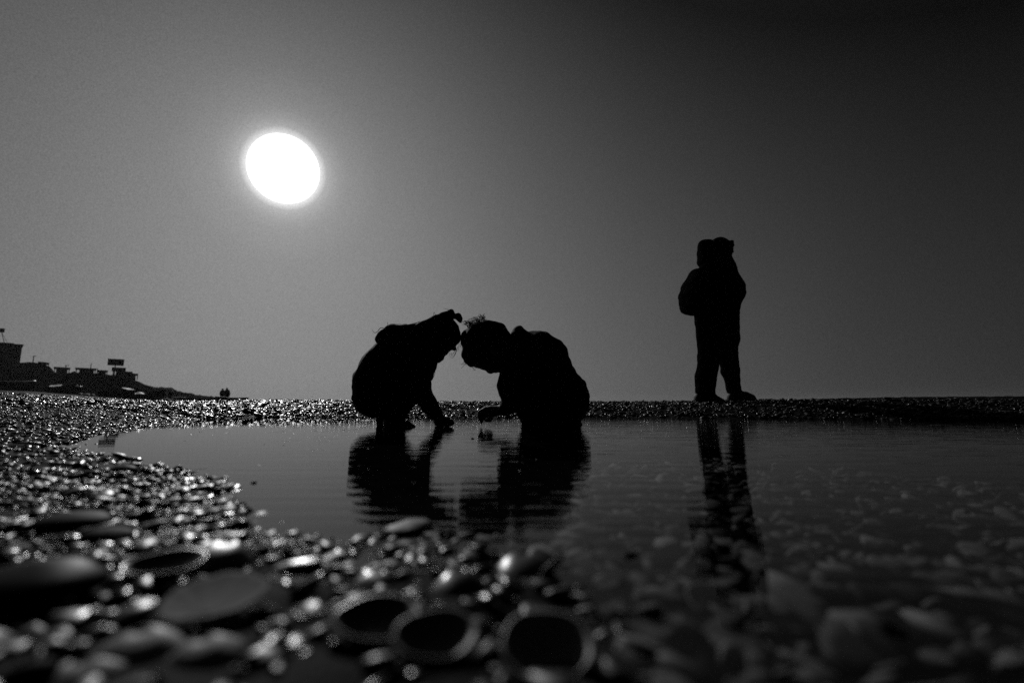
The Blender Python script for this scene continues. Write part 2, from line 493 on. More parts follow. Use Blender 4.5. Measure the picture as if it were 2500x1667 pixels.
    for _ in range(2):                       # a light smoothing pass
        sm = np.zeros_like(V); dg = np.zeros(len(V))
        for a in range(4):
            for b in (1, 3):
                np.add.at(sm, Fc[:, a], V[Fc[:, (a + b) % 4]]); np.add.at(dg, Fc[:, a], 1)
        V = 0.5 * V + 0.5 * sm / dg[:, None]
    return V, Fc

def body_part(name, chains, Yc, conv, m, parent=None, vox=0.007, k=0.02, folds=0.0, ffreq=60, seed=1):
    V, Fc = grow(chains, Yc, conv, vox, k, folds, ffreq, seed, vox * .55)
    return link(name, mesh_np(name, V, Fc), m, parent)

def strands(name, lists, Yc, conv, r, m, parent, thick=()):
    b = MB()
    for pts in lists:
        P = [at(*conv(x, y, 0)[:2], Yc + (pts[0][2] if len(pts[0]) > 2 else 0)) for x, y, *_ in pts]
        # a smooth line through the points
        Q = []
        for i in range(len(P) - 1):
            p0, p1, p2, p3 = P[max(i - 1, 0)], P[i], P[i + 1], P[min(i + 2, len(P) - 1)]
            for s in range(5):
                t = s / 5
                Q.append(0.5 * (2 * p1 + (p2 - p0) * t + (2 * p0 - 5 * p1 + 4 * p2 - p3) * t * t + (3 * p1 - p0 - 3 * p2 + p3) * t ** 3))
        Q.append(P[-1])
        rr_ = r * (1.7 if pts in thick else 1)
        b.tube(Q, [rr_ * (1 - 0.6 * i / len(Q)) for i in range(len(Q))], 4)
    return b.build(name, m, parent, smooth=True)

cz = lambda x, y, r: (820 + .2806 * x, 720 + .2806 * y, r * .2806)      # units of the children's outlines
az_ = lambda x, y, r: (1600 + .3187 * x, 540 + .3187 * y, r * .3187)    # units of the standing figure's outline
KY = 2.30

# ---- the girl, squatting at the left and facing right
def fingers(base, tips, r0=15, r1=9):
    out = []
    for (bx, by, bd), (mx, my, md), (tx, ty, td) in tips:
        out.append([(bx, by, r0, bd), (mx, my, r0 * .85, md), (tx, ty, r1, td)])
    return out
g_skin = [
    [(935, 345, 118, 0), (930, 400, 105, 0)], [(930, 420, 95, 0), (890, 520, 50, 0)],                 # skull, jaw
    [(1010, 440, 40, 0), (1030, 468, 16, 0)], [(950, 500, 22, 0)], [(905, 545, 34, 0), (890, 568, 22, 0)],   # nose, lips, chin
    [(900, 380, 40, -0.085), (885, 400, 30, -0.095)], [(900, 380, 40, 0.085), (885, 400, 30, 0.095)],         # ears
    [(900, 400, 70, 0), (760, 440, 75, 0), (640, 500, 100, 0, 1.5), (480, 640, 120, 0, 1.4), (360, 830, 125, 0, 1.4)],
    [(360, 880, 105, -0.06), (660, 810, 75, -0.08), (530, 1000, 58, -0.07), (510, 1125, 50, -0.07), (600, 1143, 34, -0.08), (675, 1146, 16, -0.085)],
    [(360, 880, 105, 0.06), (590, 840, 75, 0.07), (470, 1010, 58, 0.07), (440, 1130, 52, 0.07), (540, 1140, 34, 0.08), (610, 1145, 16, 0.085)],
    [(660, 550, 65, -0.08), (735, 790, 48, -0.12), (862, 1015, 40, -0.10), (898, 1080, 46, -0.09), (905, 1105, 46, -0.085)],
    [(660, 550, 65, 0.08), (700, 780, 48, 0.12), (780, 850, 36, 0.06), (770, 840, 34, 0.0)],
] + fingers(None, [((925, 1075, -0.100), (975, 1082, -0.106), (1012, 1098, -0.106)), ((930, 1088, -0.092), (985, 1096, -0.094), (1024, 1116, -0.094)),
                   ((925, 1100, -0.084), (975, 1112, -0.083), (1006, 1132, -0.083)), ((915, 1108, -0.074), (955, 1124, -0.071), (980, 1142, -0.071)),
                   ((880, 1105, -0.066), (880, 1135, -0.055), (905, 1150, -0.055))], 17, 9)
girl = body_part('person', g_skin, KY, cz, M['skin'], vox=0.0042, k=0.007)
tag(girl, 'long haired child with a hair bow squatting in the puddle, fingers in the water', 'person', 'children squatting in the puddle')
g_jacket = [
    [(328, 890, 168, 0, 1.25), (330, 760, 162, 0, 1.3), (395, 640, 168, 0, 1.3), (485, 535, 158, 0, 1.3), (605, 450, 132, 0, 1.4), (720, 430, 95, 0, 1.2)],
    [(560, 830, 125, 0, 1.3), (650, 740, 160, 0, 1.2), (705, 610, 140, 0, 1.2), (780, 520, 80, 0)],
    [(660, 560, 105, -0.10), (725, 800, 80, -0.12), (745, 865, 74, -0.12), (812, 955, 64, -0.11), (866, 1030, 58, -0.10)],
    [(660, 560, 105, 0.10), (695, 790, 85, 0.12), (760, 830, 45, 0.05)],
    [(720, 690, 88, -0.1), (735, 760, 88, -0.1)],
]
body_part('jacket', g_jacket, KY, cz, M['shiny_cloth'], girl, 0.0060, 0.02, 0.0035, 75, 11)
g_trousers = [
    [(340, 930, 128, 0, 1.3), (420, 880, 120, 0, 1.2)],
    [(400, 880, 110, -0.06), (680, 806, 98, -0.08), (640, 850, 98, -0.08), (535, 1000, 82, -0.07), (512, 1080, 82, -0.07)],
    [(400, 880, 110, 0.06), (600, 840, 98, 0.07), (470, 1010, 92, 0.07), (446, 1095, 82, 0.07)],
]
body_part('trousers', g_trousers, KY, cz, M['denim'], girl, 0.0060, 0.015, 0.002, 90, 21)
g_shoe = lambda x, y, d: [[(x, y, 62, d), (x + 60, y + 10, 50, d), (x + 140, y + 20, 34, d), (x + 190, y + 25, 16, d)]]
body_part('shoe', g_shoe(478, 1118, -0.075), KY, cz, M['rubber'], girl, 0.005, 0.01)
body_part('shoe', g_shoe(424, 1128, 0.075), KY, cz, M['rubber'], girl, 0.005, 0.01)
g_hair = [
    [(932, 335, 138, 0)], [(975, 310, 92, 0), (1008, 372, 74, 0)],
    [(1000, 165, 34, 0), (950, 205, 52, 0), (880, 250, 66, 0), (760, 290, 52, 0, 1.6), (620, 320, 52, 0, 2), (500, 326, 62, 0, 2), (430, 368, 60, 0, 1.8), (384, 394, 26, 0, 1.6)],
    [(880, 330, 95, 0), (700, 380, 90, 0, 1.5), (560, 390, 90, 0, 1.5), (470, 400, 60, 0, 1.4)],
    [(890, 430, 85, -0.09), (850, 540, 48, -0.09), (838, 620, 30, -0.09), (815, 710, 22, -0.09), (800, 765, 10, -0.09)],
    [(890, 430, 85, 0.09), (840, 540, 48, 0.09), (810, 640, 30, 0.09)],
]
hair = body_part('hair', g_hair, KY, cz, M['hair'], girl, 0.0050, 0.015, 0.0025, 110, 31)
st = [[(440, 300), (410, 286), (385, 290), (362, 318), (340, 329), (325, 318), (318, 303)], [(420, 296), (445, 275), (452, 255), (446, 238)],
      [(900, 200), (870, 180), (855, 150), (848, 175), (840, 205)], [(1000, 140), (960, 122), (935, 118)], [(1062, 450), (1045, 500), (1025, 540), (1005, 545), (985, 520), (990, 505)],
      [(1050, 470), (1035, 515), (1015, 535), (992, 505)], [(1040, 480), (1012, 520), (1005, 500)], [(860, 640), (862, 680), (850, 715), (830, 745), (838, 735)], [(905, 560), (890, 585), (872, 588)],
      [(1072, 425), (1068, 470), (1060, 490)]]
for i in range(34):
    x = random.uniform(480, 960)
    y0 = np.interp(x, [400, 500, 620, 760, 880, 1000], [330, 268, 268, 242, 190, 138])
    l_ = random.uniform(30, 110); up = random.uniform(-2, 16)
    st.append([(x, y0 + 8), (x - l_ * .4, np.interp(x - l_ * .4, [400, 500, 620, 760, 880, 1000], [330, 268, 268, 242, 190, 138]) - up), (x - l_, np.interp(x - l_, [400, 500, 620, 760, 880, 1000], [330, 268, 268, 242, 190, 138]) - up * .6)])
strands('loose_hair', st, KY, cz, 0.0014, M['hair'], hair, st[:2])
g_bow = [[(1000, 158, 26, 0), (1022, 188, 20, 0)], [(1004, 148, 24, -0.012, 0.7), (985, 158, 22, -0.018, .7)], [(1042, 186, 18, 0), (1062, 188, 28, 0, .8), (1076, 208, 23, 0, .7), (1084, 232, 11, 0)], [(1030, 185, 16, 0)]]
body_part('hair_bow', g_bow, KY, cz, M['cloth'], girl, 0.004, 0.006)
g_hood = [[(395, 375, 34, 0, 2.6), (376, 386, 24, 0, 2.6)], [(420, 400, 50, 0, 2.2), (520, 420, 70, 0, 1.9)]]
body_part('hood', g_hood, KY, cz, M['shiny_cloth'], girl, 0.006, 0.02, 0.003, 80, 5)

# ---- the boy, squatting at the right and facing left
b_skin = [
    [(1300, 430, 178, 0, .85), (1330, 450, 165, 0, .85)], [(1230, 560, 72, 0), (1290, 598, 50, 0), (1400, 610, 60, 0)],       # skull, brow and cheek
    [(1310, 620, 28, 0), (1340, 656, 24, 0), (1352, 668, 15, 0)], [(1375, 655, 18, 0), (1390, 668, 10, 0)], [(1405, 655, 16, 0), (1418, 660, 9, 0)], [(1425, 640, 34, 0), (1440, 660, 18, 0)],
    [(1370, 470, 36, -0.105), (1395, 500, 26, -0.112)], [(1370, 470, 36, 0.105), (1395, 500, 26, 0.112)],
    [(1420, 500, 105, 0), (1560, 490, 95, 0), (1700, 520, 120, 0, 1.4), (1840, 640, 130, 0, 1.4), (1950, 850, 140, 0, 1.4)],
    [(1950, 900, 120, -0.07), (1660, 860, 85, -0.09), (1735, 1100, 60, -0.08), (1690, 1135, 36, -0.08), (1640, 1140, 18, -0.08)],
    [(1950, 900, 120, 0.07), (1720, 850, 85, 0.09), (1860, 1100, 60, 0.08), (1780, 1135, 36, 0.08), (1740, 1140, 18, 0.08)],
    [(1640, 570, 70, -0.085), (1530, 790, 60, -0.14), (1560, 930, 55, -0.13), (1440, 1000, 38, -0.10), (1350, 1014, 46, -0.08), (1310, 1020, 46, -0.075)],
    [(1640, 570, 70, 0.085), (1560, 800, 60, 0.14), (1640, 930, 50, 0.10), (1600, 960, 40, 0.02)],
] + fingers(None, [((1300, 995, -0.098), (1256, 1022, -0.102), (1248, 1066, -0.098)), ((1296, 1005, -0.086), (1260, 1036, -0.088), (1254, 1084, -0.084)),
                   ((1300, 1018, -0.074), (1272, 1050, -0.074), (1266, 1104, -0.072)), ((1310, 1030, -0.062), (1290, 1054, -0.060), (1278, 1078, -0.060)),
                   ((1360, 1040, -0.060), (1340, 1082, -0.050), (1308, 1094, -0.052))], 20, 11)
boy = body_part('person', b_skin, KY, cz, M['skin'], vox=0.0040, k=0.006)
tag(boy, 'short haired child in a hooded jacket squatting in the puddle, wet hand held up', 'person', 'children squatting in the puddle')
b_jacket = [
    [(1640, 470, 140, 0, 1.5), (1755, 498, 175, 0, 1.4), (1845, 545, 168, 0, 1.4), (1862, 640, 172, 0, 1.4), (1905, 760, 195, 0, 1.3), (1945, 860, 212, 0, 1.25), (1985, 930, 200, 0, 1.25)],
    [(2120, 790, 46, 0, 2.5), (2146, 870, 38, 0, 2.5), (2150, 955, 42, 0, 2.5)],
    [(1620, 560, 125, -0.1), (1540, 720, 112, -0.13), (1506, 800, 92, -0.14), (1520, 870, 78, -0.14), (1560, 935, 80, -0.13), (1470, 990, 54, -0.11)],
    [(1620, 560, 125, 0.1), (1560, 740, 108, 0.13), (1580, 850, 90, 0.13), (1640, 940, 65, 0.09), (1600, 965, 50, 0.03)],
    [(1560, 520, 120, 0), (1500, 620, 78, 0), (1560, 700, 100, 0)],
    [(1990, 1000, 150, 0, 1.3), (1940, 1060, 110, 0, 1.3)], [(1720, 650, 130, 0, 1.2), (1740, 800, 140, 0, 1.2), (1800, 900, 130, 0, 1.2)],
]
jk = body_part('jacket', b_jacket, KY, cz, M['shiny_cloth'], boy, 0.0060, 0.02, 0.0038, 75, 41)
bh = [[(1572, 335, 42, 0, 2.4), (1596, 324, 42, 0, 2.4), (1640, 345, 36, 0, 2.4)], [(1555, 365, 26, 0, 3), (1600, 380, 50, 0, 2.2), (1700, 400, 70, 0, 1.8)]]
body_part('hood', bh, KY, cz, M['shiny_cloth'], boy, 0.006, 0.015, 0.003, 80, 6)
b_trousers = [
    [(1960, 930, 160, 0, 1.3), (1900, 900, 130, 0, 1.2)],
    [(1920, 900, 130, -0.07), (1665, 855, 112, -0.09), (1690, 1000, 108, -0.09), (1732, 1120, 98, -0.08)],
    [(1920, 900, 130, 0.07), (1720, 850, 112, 0.09), (1800, 1000, 108, 0.08), (1860, 1120, 100, 0.08)],
    [(2000, 1010, 140, 0, 1.2), (1980, 1080, 110, 0, 1.2), (1960, 1130, 100, 0)], [(1780, 980, 110, 0), (1840, 1060, 110, 0), (1840, 1130, 90, 0)],
]
body_part('trousers', b_trousers, KY, cz, M['denim'], boy, 0.0060, 0.015, 0.003, 90, 51)
b_shoe = lambda x, y, d: [[(x, y, 58, d), (x - 70, y + 6, 50, d), (x - 160, y + 10, 38, d), (x - 200, y + 12, 18, d)]]
body_part('shoe', b_shoe(1830, 1120, -0.085), KY, cz, M['rubber'], boy, 0.005, 0.01)
body_part('shoe', [[(2085, 1118, 44, 0.085), (2115, 1135, 26, 0.085)], [(2080, 1125, 50, .085), (1980, 1135, 40, 0.085)]], KY, cz, M['rubber'], boy, 0.005, 0.01)
b_hair = [[(1297, 418, 196, 0, .92), (1320, 410, 188, 0, .92)], [(1400, 360, 120, 0), (1460, 400, 80, 0), (1490, 420, 50, 0)], [(1130, 340, 34, 0, 1.5), (1115, 400, 28, 0, 1.5)],
          [(1180, 520, 85, 0), (1190, 560, 60, 0)], [(1150, 570, 30, 0), (1175, 604, 16, 0)]]
bhair = body_part('hair', b_hair, KY, cz, M['hair'], boy, 0.0050, 0.012, 0.0022, 120, 61)
st = []
for i in range(80):
    a = random.uniform(0, 1)
    x, y = 1150 + 160 * a, 300 - 70 * a + random.uniform(-5, 10)
    l_ = random.uniform(34, 74); d = random.uniform(-0.04, 0.04)
    st.append([(x, y + 10, d), (x - .35 * l_ + random.uniform(-8, 8), y - .6 * l_), (x - .45 * l_ + random.uniform(-30, 26), y - l_ * random.uniform(.6, 1.05)), (x - .6 * l_ + random.uniform(-40, 30), y - l_ * random.uniform(.6, .95))])
st += [[(1260, 225), (1272, 205), (1290, 214), (1296, 232)], [(1180, 590), (1210, 628), (1235, 640), (1260, 632)], [(1170, 600), (1195, 640), (1215, 652), (1190, 655)], [(1150, 590), (1120, 600), (1092, 606)], [(1150, 592), (1115, 612), (1092, 640)],
       [(1135, 575), (1110, 590), (1085, 606)], [(1160, 600), (1130, 590), (1108, 578)], [(1165, 610), (1190, 632), (1205, 640)], [(1185, 600), (1200, 618), (1230, 628), (1250, 622)]]
for i in range(16):
    a = random.uniform(-.3, .9)
    x, y = 1092 + 55 * max(0, a) ** 1.5, 430 + 170 * max(a, -.2)
    st.append([(x + 14, y - 5), (x - random.uniform(2, 10), y + 10), (x - random.uniform(0, 12), y + random.uniform(20, 40))])
strands('tousled_hair', st, KY, cz, 0.0015, M['hair'], bhair)
# the drip falling from the boy's fingers
dr = MB()
p0, p1 = at(*cz(1265, 1106, 0)[:2], KY - 0.072), at(*cz(1264, 1136, 0)[:2], KY - 0.072)
dr.tube([p0 + (p1 - p0) * t for t in (0, .2, .4, .55, .7, .85, 1)], [.002, .0012, .0017, .001, .002, .0012, .0016], 6)
drip = dr.build('water_drip', M['rubber'], smooth=True)
tag(drip, 'thin thread of water dripping from the right-hand child\'s fingers into the puddle', 'water drip')

# ---- the grown-up standing on the shell bank
AY = 4.7
a_skin = [
    [(492, 220, 84, 0, .85), (500, 250, 70, 0, .85)], [(540, 240, 42, 0), (545, 270, 30, 0)], [(575, 228, 14, 0), (590, 234, 9, 0)], [(572, 256, 12, 0), (578, 257, 8, 0)], [(560, 282, 24, 0), (572, 290, 14, 0)],
    [(480, 235, 16, -.075), (480, 250, 12, -.082)], [(480, 235, 16, .075), (480, 250, 12, .082)],
    [(470, 280, 55, 0), (470, 340, 60, 0), (475, 420, 90, 0, 1.7), (480, 600, 90, 0, 1.5), (475, 720, 90, 0, 1.5)],
    [(410, 720, 70, -.09), (410, 1040, 50, -.09), (395, 1320, 36, -.10), (420, 1358, 32, -.10), (500, 1370, 14, -.10)],
    [(530, 720, 70, .09), (560, 1040, 50, .09), (595, 1310, 36, .10), (650, 1350, 28, .10), (750, 1372, 14, .10)],
    [(530, 395, 42, -.15), (602, 540, 38, -.22), (610, 560, 34, -.24), (575, 650, 28, -.16), (560, 665, 30, -.15)],
    [(530, 395, 42, .15), (602, 540, 38, .22), (575, 650, 28, .16), (560, 665, 30, .15)],
    [(565, 660, 10, -.165), (540, 690, 7, -.165)], [(560, 665, 10, -.15), (533, 695, 7, -.15)], [(555, 668, 10, -.135), (528, 692, 7, -.135)], [(550, 668, 9, -.12), (528, 686, 6, -.12)], [(575, 655, 10, -.13), (560, 690, 7, -.11)],
    [(565, 660, 10, .165), (540, 690, 7, .165)], [(560, 665, 10, .15), (533, 695, 7, .15)], [(555, 668, 10, .135), (528, 692, 7, .135)], [(550, 668, 9, .12), (528, 686, 6, .12)], [(575, 655, 10, .13), (560, 690, 7, .11)],
]
adult = body_part('person', a_skin, AY, az_, M['skin'], vox=0.0085, k=0.015)
tag(adult, 'tall person in a cap and loose jacket standing upright on the shell bank', 'person')
a_jacket = [
    [(470, 330, 78, 0, 1.3), (478, 390, 112, 0, 1.8), (490, 520, 125, 0, 1.5), (475, 640, 140, 0, 1.4), (470, 690, 145, 0, 1.35)],
    [(540, 380, 66, -.17), (600, 515, 78, -.22), (612, 550, 66, -.22), (585, 630, 58, -.17)],
    [(540, 380, 66, .17), (600, 515, 78, .22), (612, 550, 66, .22), (585, 630, 58, .17)],
    [(400, 370, 60, 0, 1.8), (380, 470, 80, 0, 1.8)], [(440, 300, 70, 0, 1.3), (510, 305, 66, 0, 1.2), (540, 340, 60, 0, 1.2)],
]
body_part('jacket', a_jacket, AY, az_, M['cloth'], adult, 0.010, 0.03, 0.0045, 55, 71)
a_trousers = [
    [(468, 700, 150, 0, 1.3), (468, 740, 148, 0, 1.25)],
    [(400, 720, 95, -.09), (418, 900, 90, -.09), (408, 1030, 76, -.09), (402, 1110, 72, -.09), (385, 1200, 72, -.10), (380, 1320, 68, -.10)],
    [(535, 720, 98, .09), (545, 900, 90, .09), (556, 1000, 66, .09), (560, 1060, 64, .09), (572, 1140, 64, .09), (588, 1210, 50, .10), (600, 1290, 50, .10)],
]
body_part('trousers', a_trousers, AY, az_, M['denim'], adult, 0.010, 0.02, 0.0055, 70, 81)
body_part('shoe', [[(348, 1352, 48, -.10), (430, 1354, 36, -.10), (515, 1376, 14, -.10)], [(395, 1330, 55, -.10)]], AY, az_, M['rubber'], adult, 0.009, 0.02)
body_part('shoe', [[(598, 1345, 44, .10), (690, 1340, 30, .10), (735, 1355, 26, .10), (768, 1375, 12, .10)], [(620, 1320, 44, .10)]], AY, az_, M['rubber'], adult, 0.009, 0.02)
a_cap = [[(495, 207, 84, 0, .95), (510, 217, 80, 0, .95)], [(470, 260, 70, 0), (480, 300, 60, 0)], [(560, 185, 26, 0, 2), (586, 192, 10, 0, 4)]]
body_part('cap', a_cap, AY, az_, M['cloth'], adult, 0.008, 0.012, 0.002, 60, 91)
a_hood = [[(392, 200, 52, 0, 1.7), (378, 235, 46, 0, 1.7), (385, 300, 55, 0, 1.6)], [(362, 180, 30, 0, 2), (350, 195, 20, 0, 2)], [(352, 260, 16, 0, 2), (336, 276, 6, 0, 2)], [(430, 240, 60, 0, 1.4), (430, 330, 70, 0, 1.5)]]
body_part('hood', a_hood, AY, az_, M['cloth'], adult, 0.010, 0.015, 0.004, 50, 95)
# the backpack hangs from the shoulders: a thing of its own
bp = [[(318, 420, 50, -.02, 2.2), (285, 500, 62, -.02, 2.2), (266, 570, 66, -.02, 2.2), (282, 645, 66, -.02, 2.2), (330, 650, 66, -.02, 2.2)]]
pack = body_part('backpack', bp, AY, az_, M['cloth'], None, 0.011, 0.03, 0.006, 45, 99)
tag(pack, 'bulging dark backpack hanging on the back of the standing person', 'backpack')
body_part('pocket', [[(222, 560, 22, -.02, 4), (228, 625, 24, -.02, 4)]], AY, az_, M['cloth'], pack, 0.010, 0.02, 0.004, 60, 98)
for s in (-1, 1):
    mb = MB(); mb.tube([at(*az_(x, y, 0)[:2], AY + s * d) for x, y, d in ((330, 400, .14), (400, 325, .15), (500, 330, .16), (570, 400, .21), (580, 480, .2), (500, 600, .24), (400, 640, .23), (330, 640, .16))], .018, 6)
    mb.build('strap', M['cloth'], pack, smooth=True)
st = MB(); st.tube([at(*az_(x, y, 0)[:2], AY - .1) for x, y in ((208, 615), (206, 640), (210, 658))], .006, 5); st.build('strap_end', M['cloth'], pack)
#@@PEOPLE_END
# ------------------------------------------------------------------ shells and stones
def shell_mesh(name, kind, seed, nth=36, nrho=9):
    """a half shell one unit long, hollow side down: outer skin, inner skin and a rounded lip"""
    r = np.random.default_rng(seed)
    if kind == 'stone':
        V, Fc = ball(10)
        V = np.array(V)
        V = V * (1 + 0.16 * sines(V, 2.2, seed)[:, None] + 0.05 * sines(V, 6, seed + 1)[:, None])
        V *= np.array([0.5, 0.5 * r.uniform(.6, .9), 0.5 * r.uniform(.35, .55)])
        V[:, 2] += 0.12
        return mesh_np(name, V, Fc)
    a = 0.5
    if kind == 'cockle': b, h, nr_, ra = 0.46, 0.26, 18, 0.018
    elif kind == 'clam': b, h, nr_, ra = 0.38, 0.19, 0, 0.0
    elif kind == 'scallop': b, h, nr_, ra = 0.5, 0.13, 11, 0.022
    elif kind == 'mussel': b, h, nr_, ra = 0.24, 0.17, 0, 0.0
    else: b, h, nr_, ra = 0.44, 0.10, 0, 0.0
    th = np.linspace(0, 2 * np.pi, nth, endpoint=False)
    rho = np.linspace(0, 1, nrho + 1)[1:]
    rim = np.stack([a * np.cos(th) * (1 + .06 * np.sin(th)), b * np.sin(th)], -1)
    rim *= (1 + 0.03 * np.sin(3 * th + seed) + 0.02 * np.sin(5 * th + 2 * seed))[:, None]
    if kind == 'broken':
        rim *= (1 + 0.16 * np.sin(2 * th + seed) + 0.12 * np.sin(4 * th + seed * 2))[:, None]
    um = np.array([0.05 * np.sin(seed), b * (0.62 if kind != 'mussel' else 0.1)])
    if kind == 'mussel': um = np.array([0.42, 0.03])
    def skin(t_, h_, off):
        out = [[um[0] * .98, um[1] * .98, h_ * 0.72 + off]]
        for q_ in rho:
            p = um * (1 - q_) ** 1.25 + rim * q_ * t_
            z = h_ * np.maximum(0, (1 - q_ ** 1.9)) ** 0.8 * (0.72 + 0.55 * q_ * (1 - q_) * 2) + off
            z = z + ra * np.sin(nr_ * th) * q_ * (1 if off >= 0 else .5) + 0.006 * np.sin(q_ * 26) * (nr_ == 0)
            out += np.stack([p[:, 0], p[:, 1], z], -1).tolist()
        return out
    tk = 0.036
    o = skin(1.0, h, 0.0); i = skin(1 - tk * 1.5, h - tk * .4, -tk * .75)
    i = [[x, y, min(z, oz[2] - tk * .4)] for (x, y, z), oz in zip(i, o)]
    n1 = len(o)
    lip = np.array(o[1 + (nrho - 1) * nth:])
    lip2 = np.array(i[1 + (nrho - 1) * nth:])
    mid = (lip + lip2) / 2; mid[:, :2] *= 1.035; mid[:, 2] -= tk * .45
    V = o + i + mid.tolist()
    Fc = []
    def rings(base, flip):
        for k in range(nth):
            k2 = (k + 1) % nth
            f = [base, base + 1 + k, base + 1 + k2]; Fc.append(f[::-1] if flip else f)
            for j in range(nrho - 1):
                q0 = base + 1 + j * nth
                f = [q0 + k, q0 + nth + k, q0 + nth + k2, q0 + k2]; Fc.append(f[::-1] if flip else f)
    rings(0, False); rings(n1, True)
    lo_, li_, lm = 1 + (nrho - 1) * nth, n1 + 1 + (nrho - 1) * nth, 2 * n1
    for k in range(nth):
        k2 = (k + 1) % nth
        Fc.append([lo_ + k, lm + k, lm + k2, lo_ + k2]); Fc.append([lm + k, li_ + k, li_ + k2, lm + k2])
    return mesh_np(name, V, Fc)

PROTO = {}
for kind, seeds in (('cockle', (1, 2, 3)), ('clam', (4, 5, 6)), ('scallop', (7, 8)), ('mussel', (9, 10)), ('broken', (11, 12, 13)), ('stone', (14, 15, 16, 17))):
    PROTO[kind] = []
    for s_ in seeds:
        me = shell_mesh('stone' if kind == 'stone' else 'shell', kind, s_)
        me.polygons.foreach_set('use_smooth', [True] * len(me.polygons))
        me.materials.append(M['stone'] if kind == 'stone' else M['shell'])
        PROTO[kind].append(me)
PALE = {}
for kind in ('cockle', 'clam', 'scallop', 'mussel', 'broken'):
    PALE[kind] = []
    for me in PROTO[kind]:
        m2 = me.copy(); m2.materials.clear(); m2.materials.append(M['pale_shell']); PALE[kind].append(m2)

placed = []            # x, y, radius of what lies on the foreground already
def put_shell(kind, x, y, size, yaw, tilt, tdir, up, lift=0.0, pale=False, sub=False, label=None, group=None, var=None, squash=1.0):
    fam = (PALE if pale else PROTO)[kind]
    me = fam[(var if var is not None else random.randrange(99)) % len(fam)]
    if kind == 'scallop' and pale:
        me = me.copy(); me.materials.clear(); me.materials.append(M['dim_shell'])
    o = bpy.data.objects.new('stone' if kind == 'stone' else 'shell', me)
    COL.objects.link(o)
    z = float(ground_z(np.array([x]), np.array([y]))[0])
    hh = 0.20 * size if up else 0.02 * size
    o.location = (x, y, z + lift + hh)
    rot = Matrix.Rotation(tilt, 4, Vector((math.cos(tdir), math.sin(tdir), 0))) @ Matrix.Rotation(yaw, 4, 'Z')
    if up: rot = rot @ Matrix.Rotation(math.pi, 4, 'X')
    o.rotation_euler = rot.to_euler()
    o.scale = (size, size, size * squash)
    tag(o, label, 'stone' if kind == 'stone' else 'shell', group)
    placed.append((x, y, size * 0.42))
    return o

